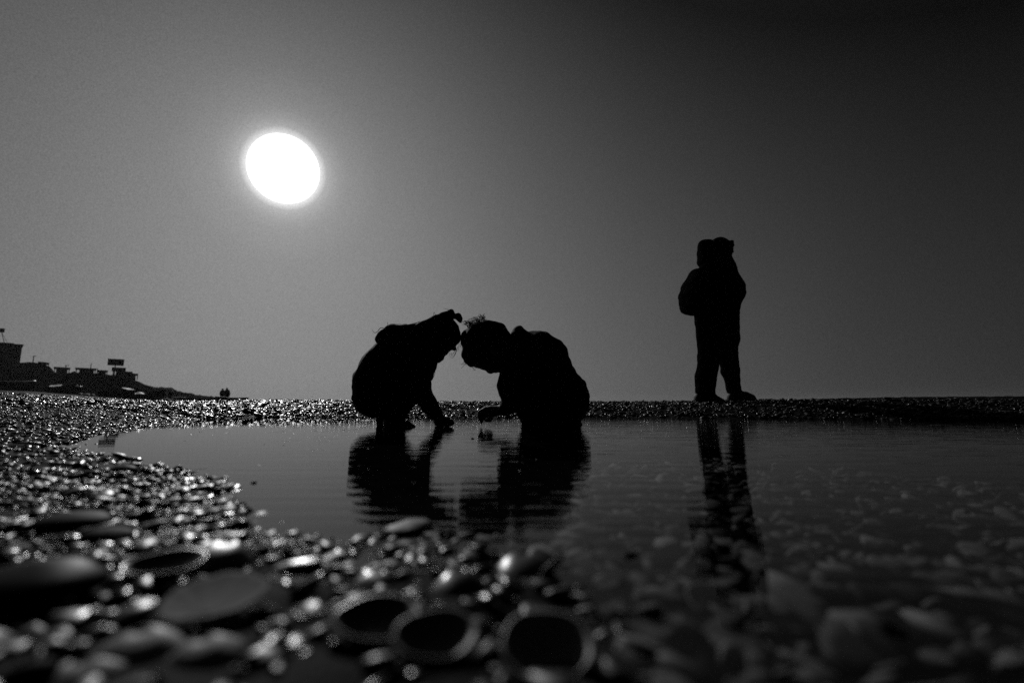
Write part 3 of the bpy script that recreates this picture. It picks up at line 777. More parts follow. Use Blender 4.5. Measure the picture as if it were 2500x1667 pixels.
# the shells that can be told apart in the photograph: pixel of the centre, width in pixels
HERO = [
    ('clam', 1065, 1580, 185, 0.15, 0.30, True, True, 'hollow oval shell with a pale rim, left one of two lying open at the bottom'),
    ('cockle', 1335, 1600, 205, 0.5, 0.34, True, True, 'round hollow shell with a pale rim, right one of two lying open at the bottom'),
    ('clam', 925, 1543, 195, -0.1, 0.22, True, False, 'dim hollow oval shell tucked behind the pale rimmed open shell, bright glint on its rim'),
    ('scallop', 525, 1485, 205, 0.1, 0.10, True, True, 'broad flat pale shell lying like a saucer among glints in the left foreground'),
    ('clam', 402, 1408, 165, 0.2, 0.12, True, False, 'shallow ring shaped shell with a thin pale rim behind the saucer shell'),
    ('cockle', 525, 1372, 165, 0.0, 0.10, False, False, 'wide black domed shell above the saucer shell in the left foreground'),
    ('clam', 330, 1592, 200, 0.3, 0.20, False, True, 'large pale blurred shell under a white glint near the lower left corner'),
    ('clam', 490, 1600, 170, 0.2, 0.25, False, True, 'pale blurred shell with the brightest glint near the bottom edge'),
    ('clam', 195, 1655, 150, 0.4, 0.2, False, True, 'pale oval shell cut by the bottom edge near the left corner'),
    ('clam', 50, 1540, 95, 0.1, 0.2, False, True, 'pale oval shell close to the left edge, above the bottom corner'),
    ('stone', 80, 1455, 300, 0.0, 0.05, False, False, 'big black wet stone at the left edge of the foreground'),
    ('stone', 172, 1288, 145, 0.1, 0.05, False, False, 'flat black stone beside a smaller one in the glittering wet sand on the left'),
    ('stone', 262, 1312, 110, -0.1, 0.05, False, False, 'smaller of the two black stones side by side in the glittering wet sand'),
    ('stone', 300, 1150, 62, 0.0, 0.05, False, False, 'dark rounded stone at the left shore of the puddle, largest one at the water edge'),
    ('stone', 345, 1150, 30, 0.0, 0.05, False, False, 'small dark stone touching the right side of the largest stone on the left shore'),
    ('cockle', 1280, 1372, 150, 0.1, 0.08, False, False, 'black domed shell rising from the water under the right-hand child reflection'),
    ('cockle', 1120, 1425, 130, 0.1, 0.08, False, False, 'black domed shell with a glint on its left end, near the bottom centre'),
    ('mussel', 720, 1372, 130, 0.1, 0.10, False, False, 'long dark shell just out of the water at the puddle near shore'),
    ('clam', 920, 1408, 105, -0.2, 0.12, False, False, 'dark oval shell in the shallow water left of the black domes'),
    ('clam', 2015, 1620, 135, 0.35, 0.25, False, True, 'bright pale shell lying under water at the bottom edge right of centre'),
    ('mussel', 2290, 1655, 165, -0.45, 0.15, False, True, 'long pale shell splinter under water at the lower right'),
    ('broken', 1545, 1570, 120, 0.6, 0.3, False, True, 'pale broken shell beside the round open shell at the bottom edge'),
    ('clam', 1870, 1490, 75, -0.3, 0.2, False, True, 'oval pale shell alone on the dark puddle bed right of the bottom centre'),
    ('clam', 1810, 1625, 120, 0.1, 0.15, False, True, 'flat pale shell under water just left of the brightest one on the right'),
    ('cockle', 1745, 1425, 130, 0.0, 0.2, True, True, 'pale curled shell on the puddle bed below the standing person reflection'),
    ('clam', 1940, 1395, 95, 0.0, 0.15, False, True, 'pale oval shell right of the standing person reflection, under clear water'),
    ('clam', 2290, 1345, 150, -0.15, 0.12, False, True, 'wide pale shell under water near the right edge'),
    ('mussel', 2230, 1500, 160, -0.5, 0.12, False, True, 'curved pale shell under water between the right edge and the bottom'),
    ('clam', 2170, 1310, 140, -0.1, 0.12, False, True, 'long pale shell under water left of the wide one near the right edge'),
    ('clam', 25, 1420, 60, 0.1, 0.3, False, True, 'small bright shell on the left edge above the big black stone'),
    ('mussel', 300, 1700, 160, 0.3, 0.2, False, False, 'long dark shell cut by the bottom edge below the pale blurred shells'),
    ('mussel', 130, 1395, 120, 0.1, 0.2, False, True, 'pale sliver of shell just above the big black stone'),
    ('stone', 560, 1440, 90, 0.2, 0.05, False, False, 'black stone close behind the saucer shaped shell'),
]
for i, (kind, px, py, wpx, yaw, tilt, up, pale, label) in enumerate(HERO):
    p = on_level(px, py, 0.004)
    dpt = p.y * CP + 0.01
    size = wpx * dpt / F
    put_shell(kind, p.x, p.y, size, yaw, tilt, random.uniform(-.4, .4) if not up else 0.2, up, -0.002 if not up else 0.0, pale, label=label, var=i, squash=0.75 if kind == 'stone' else (0.5 if kind == 'scallop' else 1.0))

# the rest of the foreground, one by one (about 300 in all)
HEROES = np.array(placed)
cand = []
tries = 0
grp = {
 ('land', 'shell'): ('dark wet half shell scattered on the glittering left foreground', 'half shells on the wet left foreground'),
 ('land', 'stone'): ('dark wet pebble scattered on the glittering left foreground', 'pebbles on the wet left foreground'),
 ('edge', 'shell'): ('small wet shell poking through the thin water at the near edge of the puddle', 'shells along the near edge of the puddle'),
 ('edge', 'stone'): ('small wet pebble poking through the thin water at the near edge of the puddle', 'pebbles along the near edge of the puddle'),
 ('bed', 'shell'): ('dim half shell lying under the clear water on the right', 'half shells on the puddle bed'),
 ('bed', 'pale'): ('paler half shell lying under the clear water on the right', 'pale half shells on the puddle bed'),
 ('bed', 'stone'): ('dim pebble lying under the clear water on the right', 'pebbles on the puddle bed'),
}
pts = []
while len(pts) < 268 and tries < 60000:
    tries += 1
    d = 0.165 + 0.55 * random.random() ** 0.8
    x = random.uniform(-1.28, 1.28) * d
    size = random.choice((0.012, 0.016, 0.02, 0.024, 0.03)) * random.uniform(.85, 1.2) * (1.0 if d > .3 else .8)
    if d > .36 and x < .1: size = min(size, .017)
    if any((x - a) ** 2 + (d - b) ** 2 < (0.72 * (size * .42 + r_)) ** 2 for a, b, r_ in placed): continue
    sd = float(signed(np.array([x]), np.array([d]))[0])
    if sd < 0.0 and x < 0.03 and d > 0.34: continue            # the clear mirror of open water
    zone = 'land' if sd > 0.03 else ('edge' if sd > -0.05 else 'bed')
    kind = random.choices(('cockle', 'clam', 'scallop', 'mussel', 'broken', 'stone'), (3, 4, 1.2, 1.5, 2.5, 2.2))[0]
    pale = zone == 'bed' and kind != 'stone' and random.random() < .45
    up = kind in ('cockle', 'clam') and random.random() < .25
    lab, gr = grp[(zone, 'stone' if kind == 'stone' else ('pale' if pale else 'shell'))]
    put_shell(kind, x, d, size, random.uniform(0, 6.28), random.gauss(0, .22), random.uniform(0, 6.28), up, random.uniform(-.003, .001), pale, label=lab, group=gr, squash=random.uniform(.7, 1.1))
    pts.append(1)

# everything smaller and farther: shell gravel nobody could count
def gravel_mesh(P, size, seed, flat=1.0):
    n = len(P)
    r = np.random.default_rng(seed)
    k = 8
    th = np.linspace(0, 2 * np.pi, k, endpoint=False)
    T = np.concatenate([np.stack([np.cos(th), np.sin(th), 0 * th], -1), np.stack([.68 * np.cos(th), .68 * np.sin(th), .55 + 0 * th], -1), [[0, .15, .8]], [[0, 0, -.25]]])
    m = len(T)
    asp = np.stack([np.ones(n), r.uniform(.4, .95, n), r.uniform(.16, .5, n) * flat], -1)
    V = T[None] * asp[:, None] * (size[:, None, None] / 2)
    V = V * (1 + .17 * r.normal(size=(n, m, 1)))
    V[:, :, 0] += V[:, :, 1] * r.normal(0, .3, (n, 1))
    yaw = r.uniform(0, 6.28, n); tilt = r.normal(0, .42, n); td = r.uniform(0, 6.28, n)
    flip = np.where(r.random(n) < .2, -1, 1)
    V[:, :, 2] *= flip[:, None]; V[:, :, 1] *= flip[:, None]
    def rz(V, a):
        c, s = np.cos(a)[:, None], np.sin(a)[:, None]
        return np.stack([V[..., 0] * c - V[..., 1] * s, V[..., 0] * s + V[..., 1] * c, V[..., 2]], -1)
    V = rz(V, yaw)
    c, s = np.cos(tilt)[:, None], np.sin(tilt)[:, None]
    V = np.stack([V[..., 0], V[..., 1] * c - V[..., 2] * s, V[..., 1] * s + V[..., 2] * c], -1)
    V = rz(V, td)
    V = V + P[:, None, :]
    Fc = []
    for i in range(k):
        j = (i + 1) % k
        Fc += [[i, j, k + j], [i, k + j, k + i], [k + i, k + j, 2 * k], [j, i, 2 * k + 1]]
    Fc = np.array(Fc)
    allF = (Fc[None] + (np.arange(n) * m)[:, None, None]).reshape(-1, 3)
    return V.reshape(-1, 3), allF

def scatter(n, dmin, dmax, tmin, tmax, smin, smax, keep, power=1.0):
    u = rng.random(n)
    d = dmin * (dmax / dmin) ** u if power == 0 else (dmin ** (power + 1) + u * (dmax ** (power + 1) - dmin ** (power + 1))) ** (1 / (power + 1))
    t = rng.uniform(tmin, tmax, n)
    X, Y = t * d, d
    sd = signed(X, Y)
    ok = keep(X, Y, t, sd)
    X, Y, sd = X[ok], Y[ok], sd[ok]
    s = rng.uniform(smin, smax, len(X)) * np.where(rng.random(len(X)) < .12, 1.5, 1)
    Z = ground_z(X, Y)
    return np.stack([X, Y, Z + 0.12 * s], -1), s, sd
sets = [
    scatter(24000, .6, 3.6, -1.75, .2, .007, .025, lambda X, Y, t, sd: sd > -.02),                                   # left shore
    scatter(26000, 2.6, 5.7, -.75, 1.75, .018, .046, lambda X, Y, t, sd: (sd > .0) & ((sd < 1.25) | (rng.random(len(X)) < .5)) & ~((t > .32) & (ground_z(X, Y) > .137))),   # the far bank
    scatter(30000, 3.2, 9.0, -1.75, -.35, .018, .050, lambda X, Y, t, sd: sd > .02, .3),                                # left beach
    scatter(9000, 9.0, 15, -1.7, -.35, .030, .070, lambda X, Y, t, sd: (sd > .02) & (rng.random(len(X)) < (15 - Y) / 5 + .15)),
]
near = [
    scatter(5000, .38, .66, -1.0, -.42, .0025, .006, lambda X, Y, t, sd: sd > -.02),                                 # glittering grains on the wet sand below the sun
    scatter(12000, .34, .80, -1.6, 1.2, .003, .008, lambda X, Y, t, sd: sd > -.04, 1.0),                             # grit between the shells
    scatter(3600, .15, .80, -1.6, 1.0, .008, .021, lambda X, Y, t, sd: sd > -.05, 1.0),
    scatter(2600, .5, 2.6, -.95, .35, .007, .017, lambda X, Y, t, sd: (sd < .02) & (sd > -.30) & (rng.random(len(X)) < np.exp(np.minimum(sd, 0) / np.where(X < -.15, .045, .010))), 1.0),
    scatter(130, .4, 3.2, -.75, .1, .005, .012, lambda X, Y, t, sd: sd < -.1, 1.0),
]
def clear(part):
    P, s_, sd_ = part
    d2 = ((P[:, None, :2] - HEROES[None, :, :2]) ** 2).sum(-1) ** .5 - HEROES[None, :, 2] * .95
    ok = d2.min(1) > .2 * s_
    return P[ok], s_[ok], sd_[ok]
near = [clear(p) for p in near]
near[4][0][:, 2] = -.001; near[3][0][:, 2] = np.maximum(near[3][0][:, 2], -.006)
def stuff(name, parts, m, seed, label, flat=1.0):
    g_ = [gravel_mesh(P, s, seed + i, flat) for i, (P, s, _) in enumerate(parts)]
    of = np.cumsum([0] + [len(v) for v, _ in g_[:-1]])
    o = link(name, mesh_np(name, np.concatenate([v for v, _ in g_]), np.concatenate([f + o_ for (_, f), o_ in zip(g_, of)])), m)
    tag(o, label, kind='stuff')
stuff('wet_grit', near, M['grit'], 300, 'small dark wet shell bits and grit glittering between the larger shells')
stuff('submerged_shells', [scatter(20000, .15, 2.4, -.25, 1.6, .010, .034, lambda X, Y, t, sd: (sd < -.02) & (sd > -1.0) & ((X > .04 + .18 * (Y - .4)) | (sd > -.08)), 1.0)], M['bed'], 400, 'small pale shells covering the bed of the puddle under the water on the right', .55)
gp = [gravel_mesh(P, s, 100 + i) for i, (P, s, _) in enumerate(sets)]
offs = np.cumsum([0] + [len(v) for v, _ in gp[:-1]])
gv = np.concatenate([v for v, _ in gp]); gf = np.concatenate([f + o_ for (_, f), o_ in zip(gp, offs)])
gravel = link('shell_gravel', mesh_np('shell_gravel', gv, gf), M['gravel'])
tag(gravel, 'broken shells and pebbles covering the beach and the bank', kind='stuff')
#@@SHELLS_END
# ------------------------------------------------------------------ the far shore on the left
def gz(x, y): return float(ground_z(np.array([x]), np.array([y]))[0])
def foot(px, Y):
    """point on the ground in the column of a photograph pixel, Y metres away"""
    x = (px - W0 / 2) / F * Y * 0.9914
    return Vector((x, Y, gz(x, Y)))
def mpp(Y): return Y / F * 0.9914          # metres per photograph pixel at that distance

def hill(name, prof, label, m, nx=160, ny=26, rough=1.0, seed=1):
    """prof: (px, top py, distance of foot, distance of ridge)"""
    prof = np.array(prof, float)
    px = np.linspace(prof[0, 0], prof[-1, 0], nx)
    top, yb, yt = [np.interp(px, prof[:, 0], prof[:, i]) for i in (1, 2, 3)]
    V = []
    for i in range(nx):
        pt = at(px[i], top[i], yt[i])
        fb = foot(px[i], yb[i])
        for j in range(ny):
            s = j / (ny - 1)
            if s < .7:
                q_ = s / .7
                p = fb.lerp(pt, q_); p.z = fb.z - 0.6 + (pt.z - fb.z + 0.6) * (q_ ** .8)
            else:
                q_ = (s - .7) / .3
                p = pt.copy(); p.x += pt.x / pt.y * q_ * 60; p.y += 60 * q_; p.z = pt.z * (1 - q_ * q_) - 1.5 * q_
            V.append(p)
    V = np.array(V)
    nz = sines(V, .35, seed, 9) * .35 + sines(V, 1.1, seed + 1, 9) * .18 + sines(V, 3.0, seed + 2, 9) * .08
    V[:, 2] += (nz * .6 + np.maximum(sines(V, 2.2, seed + 7, 9), 0) * .35) * rough; V[:, 1] += sines(V, .5, seed + 3) * rough
    idx = np.arange(nx * ny).reshape(nx, ny)
    f = np.stack([idx[:-1, :-1], idx[1:, :-1], idx[1:, 1:], idx[:-1, 1:]], -1).reshape(-1, 4)
    o = link(name, mesh_np(name, V, f), m)
    tag(o, label, kind='structure')
    return o
hill('hill', [(-900, 850, 104, 120), (-400, 872, 96, 110), (0, 890, 88, 100), (55, 884, 88, 100), (84, 884, 86, 98), (112, 892, 86, 98), (128, 906, 85, 97), (170, 908, 85, 97), (200, 908, 84, 96), (250, 912, 84, 96), (290, 915, 83, 95), (322, 922, 83, 95), (345, 933, 83, 94), (368, 945, 83, 93), (395, 958, 81, 90), (430, 974, 78, 84), (460, 984, 78, 82)],
     'dark scrubby hillside above the beach on the left', M['hill'], seed=3)
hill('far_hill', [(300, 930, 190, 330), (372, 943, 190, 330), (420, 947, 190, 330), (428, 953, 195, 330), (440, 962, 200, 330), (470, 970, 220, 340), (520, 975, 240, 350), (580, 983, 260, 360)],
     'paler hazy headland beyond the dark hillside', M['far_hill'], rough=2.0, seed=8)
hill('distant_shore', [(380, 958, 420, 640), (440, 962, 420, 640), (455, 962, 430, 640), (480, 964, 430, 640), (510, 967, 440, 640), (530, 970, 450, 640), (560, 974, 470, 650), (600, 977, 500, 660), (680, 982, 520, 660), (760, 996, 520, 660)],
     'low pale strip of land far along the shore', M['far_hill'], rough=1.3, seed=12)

def facing(p):
    """turn of a thing about z so that it faces the beach, and how much narrower it then has to be"""
    a = math.atan2(-p.x, p.y)
    return a, math.cos(a)

# the square building at the left edge
Yb = 104.0
u = mpp(Yb)
b0 = at(5, 892, Yb)
fa, fc = facing(b0)
bl = empty('building', b0, fa)
u *= fc
tag(bl, 'flat roofed dark block building on the hilltop at the left edge', 'building')
hB = 54 * u / fc
MB().box((-60 * u + 44 * u, 5, hB / 2), (120 * u, 10, hB)).build('wall', M['plaster'], bl)
MB().box((-16 * u - 1.2, 4.9, hB + .12), (116 * u, 9.9, .25)).box((44 * u - 1.1, 4.9, hB + .05), (2.6, 9.9, .10)).build('roof', M['plaster'], bl)
for wx, wz in ((-34, 30), (-20, 30), (-6, 30), (8, 30), (24, 30), (8, 14), (24, 14)):
    w_ = MB().box((wx * u, -.02, wz * u), (.8, .12, 1.0)).build('window', M['board'], bl)
    MB().box((wx * u, -.12, wz * u - .56), (1.0, .16, .10)).build('sill', M['plaster'], w_)
ms = empty('floodlight_mast', at(14, 837, Yb + 2) + Vector((0, 0, -.1)))
tag(ms, 'thin mast with a small box at its top, on the roof of the block building', 'mast')
MB().tube([(-.3, 0, 0), (-1.3, 0, 2.6), (-1.35, 0, 3.4)], .06, 6).tube([(.5, 0, 0), (-1.3, 0, 2.6)], .03, 5).build('pole', M['timber'], ms)
hd = MB().box((-1.35, 0, 3.0), (.9, .4, .7)).build('lamp_head', M['board'], ms)
MB().box((-1.35, 0, 3.47), (1.2, .5, .1)).box((-1.35, 0, 2.62), (.8, .45, .06)).build('frame', M['board'], hd)

# huts along the ridge
def hut(px0, px1, py_roof, py_base, Y, label, awn=0.0, slope=0.0, cat='hut', posts=True, pale=None):
    u = mpp(Y)
    base = at((px0 + px1) / 2, py_base, Y)
    w = (px1 - px0) * u; h = (py_base - py_roof) * u
    fa, fc = facing(base)
    o = empty('beach_hut', base - Vector((0, 0, .5)), fa)
    w *= fc; u *= fc
    tag(o, label, cat, 'huts along the hilltop')
    MB().box((0, 1.5, h * .36 + .3), (w * .72, 2.6, h * .72 + .6)).build('wall', M['timber'], o)
    R_ = Matrix.Rotation(slope, 3, 'Y')
    MB().box((awn * u, .6, h + .45), (w * 1.05, 5.0, .22), R_).build('roof', M['tin'], o)
    if posts:
        for sx in (-.46, .1, .46):
            MB().box((sx * w + awn * u, -1.6, h * .5 + .15), (.14, .14, h + .3)).build('post', M['timber'], o)
    MB().box((w * .12, .16, h * .36), (.8, .08, h * .5)).build('door', M['board'], o)
    return o
hut(90, 117, 885.5, 895, 99, 'hut with a thin raised awning just right of the block building', 2, .10)
hut(131, 170, 898, 908, 98, 'low flat roofed hut in the middle of the hilltop row', 0, .03)
hut(186, 236, 900, 909, 97, 'widest hut of the hilltop row with a long flat roof', -2, .02)
hut(236, 262, 905, 913, 97, 'narrow hut below the left end of the billboard', 0, .03)
hut(312, 334, 913, 922, 96, 'small shelter with a tilted roof at the lower end of the hilltop row', 2, .06)
# the pale shack under the billboards
sk = empty('shack', at(302, 921, 93) - Vector((0, 0, .3)), facing(at(302, 921, 93))[0])
tag(sk, 'pale walled shack on the slope right below the billboards', 'hut')
MB().box((0, 1.2, .75), (2.6, 2.4, 1.5)).build('wall', M['tarp'], sk)
MB().box((-.15, 1.2, 1.56), (3.1, 2.9, .12), Matrix.Rotation(.22, 3, 'Y')).build('roof', M['tin'], sk)
# billboards
def billboard(px0, px1, py0, py1, pybase, Y, label, legs, tilt=0.02):
    u = mpp(Y)
    c = at((px0 + px1) / 2, pybase, Y)
    fa, fc = facing(c)
    o = empty('billboard', c, fa * .8)
    tag(o, label, 'billboard')
    w, h, zc = (px1 - px0) * u * fc, (py1 - py0) * u, (pybase - (py0 + py1) / 2) * u
    Rm = Matrix.Rotation(tilt, 3, 'Y')
    p = MB().box((0, 0, zc), (w, .14, h), Rm).build('panel', M['board'], o)
    fr = MB()
    for s in (-1, 1):
        fr.box((0, -.02, zc + s * h / 2), (w + .14, .22, .10), Rm); fr.box((s * w / 2, -.02, zc), (.10, .215, h - .1), Rm)
    fr.build('frame', M['timber'], p)
    for x in legs:
        MB().tube([(x * w, .16, -.6), (x * w, .16, zc)], .09, 6).build('post', M['timber'], o)
    return o
billboard(260, 299, 876.5, 891.5, 916, 94.5, 'large dark billboard standing on a post above the hillside huts', (-.03,))
billboard(272, 305, 897.5, 906, 917, 94, 'smaller dark billboard low on the hilltop under the large one', (-.4, .4))
# poles
def pole(px, py0, py1, Y, label, arm):
    u = mpp(Y)
    o = empty('utility_pole', at(px, py1, Y) - Vector((0, 0, .6)))
    tag(o, label, 'utility pole')
    h = (py1 - py0) * u + .6
    MB().tube([(0, 0, 0), (0, 0, h)], [.10, .06], 6).build('pole', M['timber'], o)
    if arm: MB().box((arm * .3, 0, h - .12), (abs(arm) * 1.4, .08, .10), Matrix.Rotation(-.1, 3, 'Y')).build('crossarm', M['timber'], o)
pole(80.5, 868, 884, 98, 'utility pole with a crossarm beside the block building', .55)
pole(160, 891, 900, 99, 'short thin pole with a wide crossarm above the middle hut', .7)
pole(221, 887, 902, 97, 'tall plain pole rising from the widest hut', 0)
pole(238, 899, 906, 97, 'short plain pole left of the billboard', 0)

# boats drawn up at the foot of the hill
def boat(px0, px1, hpx, Y, label, bow=1, rise=.5, m='hull', deck=None, yaw=0.0, rim='white_paint', beam=1.6, cabin=None, tarp=None, oar=False):
    u = mpp(Y)
    Lg, h = (px1 - px0) * u, hpx * u
    f = foot((px0 + px1) / 2, Y)
    fa, fc = facing(f)
    Lg *= fc
    o = empty('boat', f + Vector((0, 0, -.05)), fa + (yaw if bow > 0 else math.pi + yaw))
    tag(o, label, 'boat', 'boats drawn up on the beach')
    n, k = 17, 9
    V = []; rl = []
    for i in range(n):
        s = i / (n - 1); x = (s - .5) * Lg
        bw_ = beam / 2 * (1 - max(0, (s - .35) / .65) ** 2.2) * (.72 + .28 * min(1, s / .3))
        bw_ = max(bw_, .03)
        sheer = h * (.62 + rise * max(0, (s - .35) / .65) ** 2 + .06 * (1 - min(1, s / .3)))
        keel = h * .25 * max(0, (s - .75) / .25) ** 2
        for j in range(k):
            a = -math.pi / 2 + math.pi * j / (k - 1)
            yy = bw_ * math.copysign(abs(math.sin(a)) ** .75, math.sin(a))
            zz = keel + (sheer - keel) * (1 - abs(math.cos(a)) ** .6)
            V.append((x, yy, zz))
        rl.append((x, bw_, sheer))
    Fc = [[i * k + j, (i + 1) * k + j, (i + 1) * k + j + 1, i * k + j + 1] for i in range(n - 1) for j in range(k - 1)]
    Fc.append([j for j in range(k)])
    # the inside of the hull, a plank's thickness in
    base = len(V)
    V += [(x * .985, y * .90, z + .05 + .0 * x) if 0 < (i % k) < k - 1 else (x * .985, y * .90, z) for i, (x, y, z) in enumerate(V)]
    Fc += [[base + i * k + j + 1, base + (i + 1) * k + j + 1, base + (i + 1) * k + j, base + i * k + j] for i in range(n - 1) for j in range(k - 1)]
    me = bpy.data.meshes.new('hull'); me.from_pydata(V, [], Fc); me.update()
    link('hull', me, M[m], o)
    for s in (-1, 1):
        MB().tube([(x, s * w_, z + .03) for x, w_, z in rl], .13 if Lg > 3.4 else .09, 6).build('gunwale', M[rim], o, smooth=True)
    for s in (.3, .55):
        i = int(s * (n - 1)); MB().box((rl[i][0], 0, rl[i][2] - .14), (.25, rl[i][1] * 1.7, .05)).build('thwart', M['timber'], o)
    if cabin:
        c0, c1, ch = cabin
        x0, x1 = (c0 - .5) * Lg, (c1 - .5) * Lg
        cb = MB().box(((x0 + x1) / 2, 0, h * .62 + ch * u / 2 - .1), (x1 - x0, beam * .6, ch * u + .2), None, .85).build('cabin', M[m], o)
        MB().box(((x0 + x1) / 2, 0, h * .62 + ch * u + .05), ((x1 - x0) * 1.08, beam * .68, .1)).build('roof', M['white_paint'], cb)
    if tarp:
        c0, c1 = tarp
        q_ = [((c0 + (c1 - c0) * t - .5) * Lg, h * .66 + .20 * math.sin(math.pi * t)) for t in (0, .25, .5, .75, 1)]
        V2 = []
        for x, z in q_:
            for y in (-.5, -.25, 0, .25, .5): V2.append((x, y * beam * .9, z + .22 * (1 - (2 * y) ** 2)))
        V3 = V2 + [(x, y, z - .05) for x, y, z in V2]
        F2 = [[i * 5 + j, i * 5 + j + 1, i * 5 + j + 6, i * 5 + j + 5] for i in range(4) for j in range(4)]
        F2 += [[a + 25 for a in f_[::-1]] for f_ in F2]
        for e_ in ([0, 1, 2, 3, 4], [4, 9, 14, 19, 24], [24, 23, 22, 21, 20], [20, 15, 10, 5, 0]):
            F2 += [[a, b, b + 25, a + 25] for a, b in zip(e_[:-1], e_[1:])]
        me = bpy.data.meshes.new('tarpaulin'); me.from_pydata(V2 + V3[25:], [], F2); me.update()
        link('tarpaulin', me, M['tarp'], o)
    if oar: MB().tube([(-Lg * .3, beam * .3, h * .7), (Lg * .42, beam * .2, h * .78)], .04, 6).build('oar', M['timber'], o)
    return o
boat(-40, 82, 33, 56, 'large dark boat with a pale rim at the left edge of the beach', 1, .12, yaw=.05, beam=2.0)
boat(112, 196, 25, 57, 'dark cabin boat with pale roof and deck second from the left edge', 1, .15, yaw=-.1, cabin=(.45, .85, 7), tarp=(.06, .8), beam=1.9)
boat(308, 402, 19, 58, 'long dark boat with a high pointed bow and a pale cover amidships', 1, .75, yaw=.08, tarp=(.2, .46), rim='hull', beam=1.5)
boat(376, 452, 12, 62, 'pale painted boat behind the stooping person', -1, .25, m='white_paint', yaw=.1, beam=1.5, rim='hull')
boat(432, 512, 11, 70, 'low dark skiff right of the pale painted boat', 1, .1, yaw=-.06, rim='hull', beam=1.4)
boat(526, 606, 13, 64, 'dark open boat with two people standing behind it', -1, .25, yaw=-.05, rim='hull', beam=1.5, oar=True)

# tarpaulin shelter and the tall bin between the boats
Yt = 55
u = mpp(Yt)
tn = empty('tarpaulin_shelter', foot(270, Yt), facing(foot(270, Yt))[0])
tag(tn, 'low dark shelter of tarpaulin with two pale sagging edges between the boats', 'shelter')
w_, d_, h_ = 66 * u * .75, 2.0, 25 * u
V = [(-w_ / 2, -d_ / 2, 0), (w_ / 2, -d_ / 2, 0), (w_ / 2, d_ / 2, 0), (-w_ / 2, d_ / 2, 0), (-w_ * .28, 0, h_ * .72), (w_ * .18, 0, h_), (-w_ * .1, -d_ * .35, h_ * .62), (w_ * .3, -d_ * .35, h_ * .5)]
MB().add(V, [[0, 1, 7, 6], [0, 6, 4], [6, 7, 5, 4], [1, 2, 5], [1, 5, 7], [2, 3, 4, 5], [3, 0, 4], [0, 3, 2, 1]]) if False else None
mb = MB(); mb.add(V, [[0, 1, 7, 6], [0, 6, 4], [6, 7, 5, 4], [1, 2, 5], [1, 5, 7], [2, 3, 4, 5], [3, 0, 4], [0, 3, 2, 1]]); mb.build('cover', M['cloth'], tn)
mb = MB(); mb.tube([Vector(V[6]) + Vector((0, -.06, .03)), (V[6][0] * .3 + V[7][0] * .7, V[6][1] - .1, h_ * .70), Vector(V[7]) + Vector((w_ * .16, -.06, -h_ * .25))], .10, 6); mb.build('hem', M['tarp'], tn)
mb = MB(); mb.tube([Vector(V[4]) + Vector((0, 0, .04)), ((V[4][0] + V[5][0]) / 2, 0, h_ * .97), Vector(V[5]) + Vector((0, 0, .04)), Vector(V[2]) * .8 + Vector((0, -.7, .3))], .12, 6); mb.build('hem', M['tarp'], tn)
bn = empty('lidded_bin', foot(310, 54.5))
tag(bn, 'upright dark bin with a pale lid between the tarpaulin shelter and the long boat', 'bin')
MB().box((0, 0, .55), (.85, .8, 1.1), None, 1.1).build('body', M['hull'], bn)
MB().box((0, 0, 1.15), (1.0, .95, .10), Matrix.Rotation(.25, 3, 'Y')).build('lid', M['tarp'], bn)
for px, w_, lab in ((194, 8, 'small pale sack left of the long pale one on the beach edge'), (208, 18, 'long pale sack between two small ones on the beach edge'), (224, 7, 'small pale sack right of the long pale one on the beach edge')):
    V_, F_ = ball(8)
    V_ = np.array(V_); V_ = V_ * (1 + .12 * sines(V_, 3, px)[:, None]) * np.array([w_ * mpp(53) / 2, .3, .16])
    o = link('sack', mesh_np('sack', V_, F_), M['tarp'], loc=foot(px, 53) + Vector((0, 0, .12)))
    tag(o, lab, 'sack', 'sacks on the beach edge')

# people far away on the beach
def far_person(px, hpx, Y, label, pose):
    u = hpx / 100.0
    f = foot(px, Y)
    # drawn 100 units tall from the feet up, x to the right
    def conv(x, y, r):
        d = f.z - CAMH
        py = 980 - d * F / Y * 1.0 - y * u
        return px + x * u, py, r * u
    o = body_part('person', pose, Y, conv, M['skin'], vox=.03, k=.05)
    tag(o, label, 'person', 'people far off on the beach')
    return o, conv
stand = lambda lean: [
    [(lean, 93, 6.5, 0, .9)], [(lean, 86, 4, 0), (lean * .8, 80, 9, 0)], [(lean * .7, 76, 11, 0), (0, 60, 11, 0), (0, 50, 11, 0)],
    [(-10, 78, 6, .0), (-15, 62, 5, .1), (-13, 47, 4, .1), (-12, 42, 3, .1)], [(11, 78, 6, .0), (16, 62, 5, .1), (15, 47, 4, .1), (15, 42, 3, .1)],
    [(-5, 50, 8, 0), (-6, 26, 6, 0), (-6, 3, 4, 0), (-8, 2, 3, -.2)], [(5, 50, 8, 0), (6, 26, 6, 0), (7, 3, 4, 0), (9, 2, 3, -.2)]]
p1, c1 = far_person(543.5, 32, 65.2, 'left one of the two people standing behind the beached boat, hands low', stand(1))
body_part('coat', [[(0, 78, 11, 0, .8), (-1, 60, 13, 0, .8), (-2, 36, 14, 0, .8)], [(-11, 76, 7, 0), (-15, 60, 7, .05), (-13, 50, 6, .05)], [(11, 76, 7, 0), (15, 60, 7, .05), (14, 50, 6, .05)]], 65.2, c1, M['cloth'], p1, .03, .05)
p2, c2 = far_person(554.5, 33.5, 65.2, 'right one of the two people standing behind the beached boat, slightly taller', stand(-1))
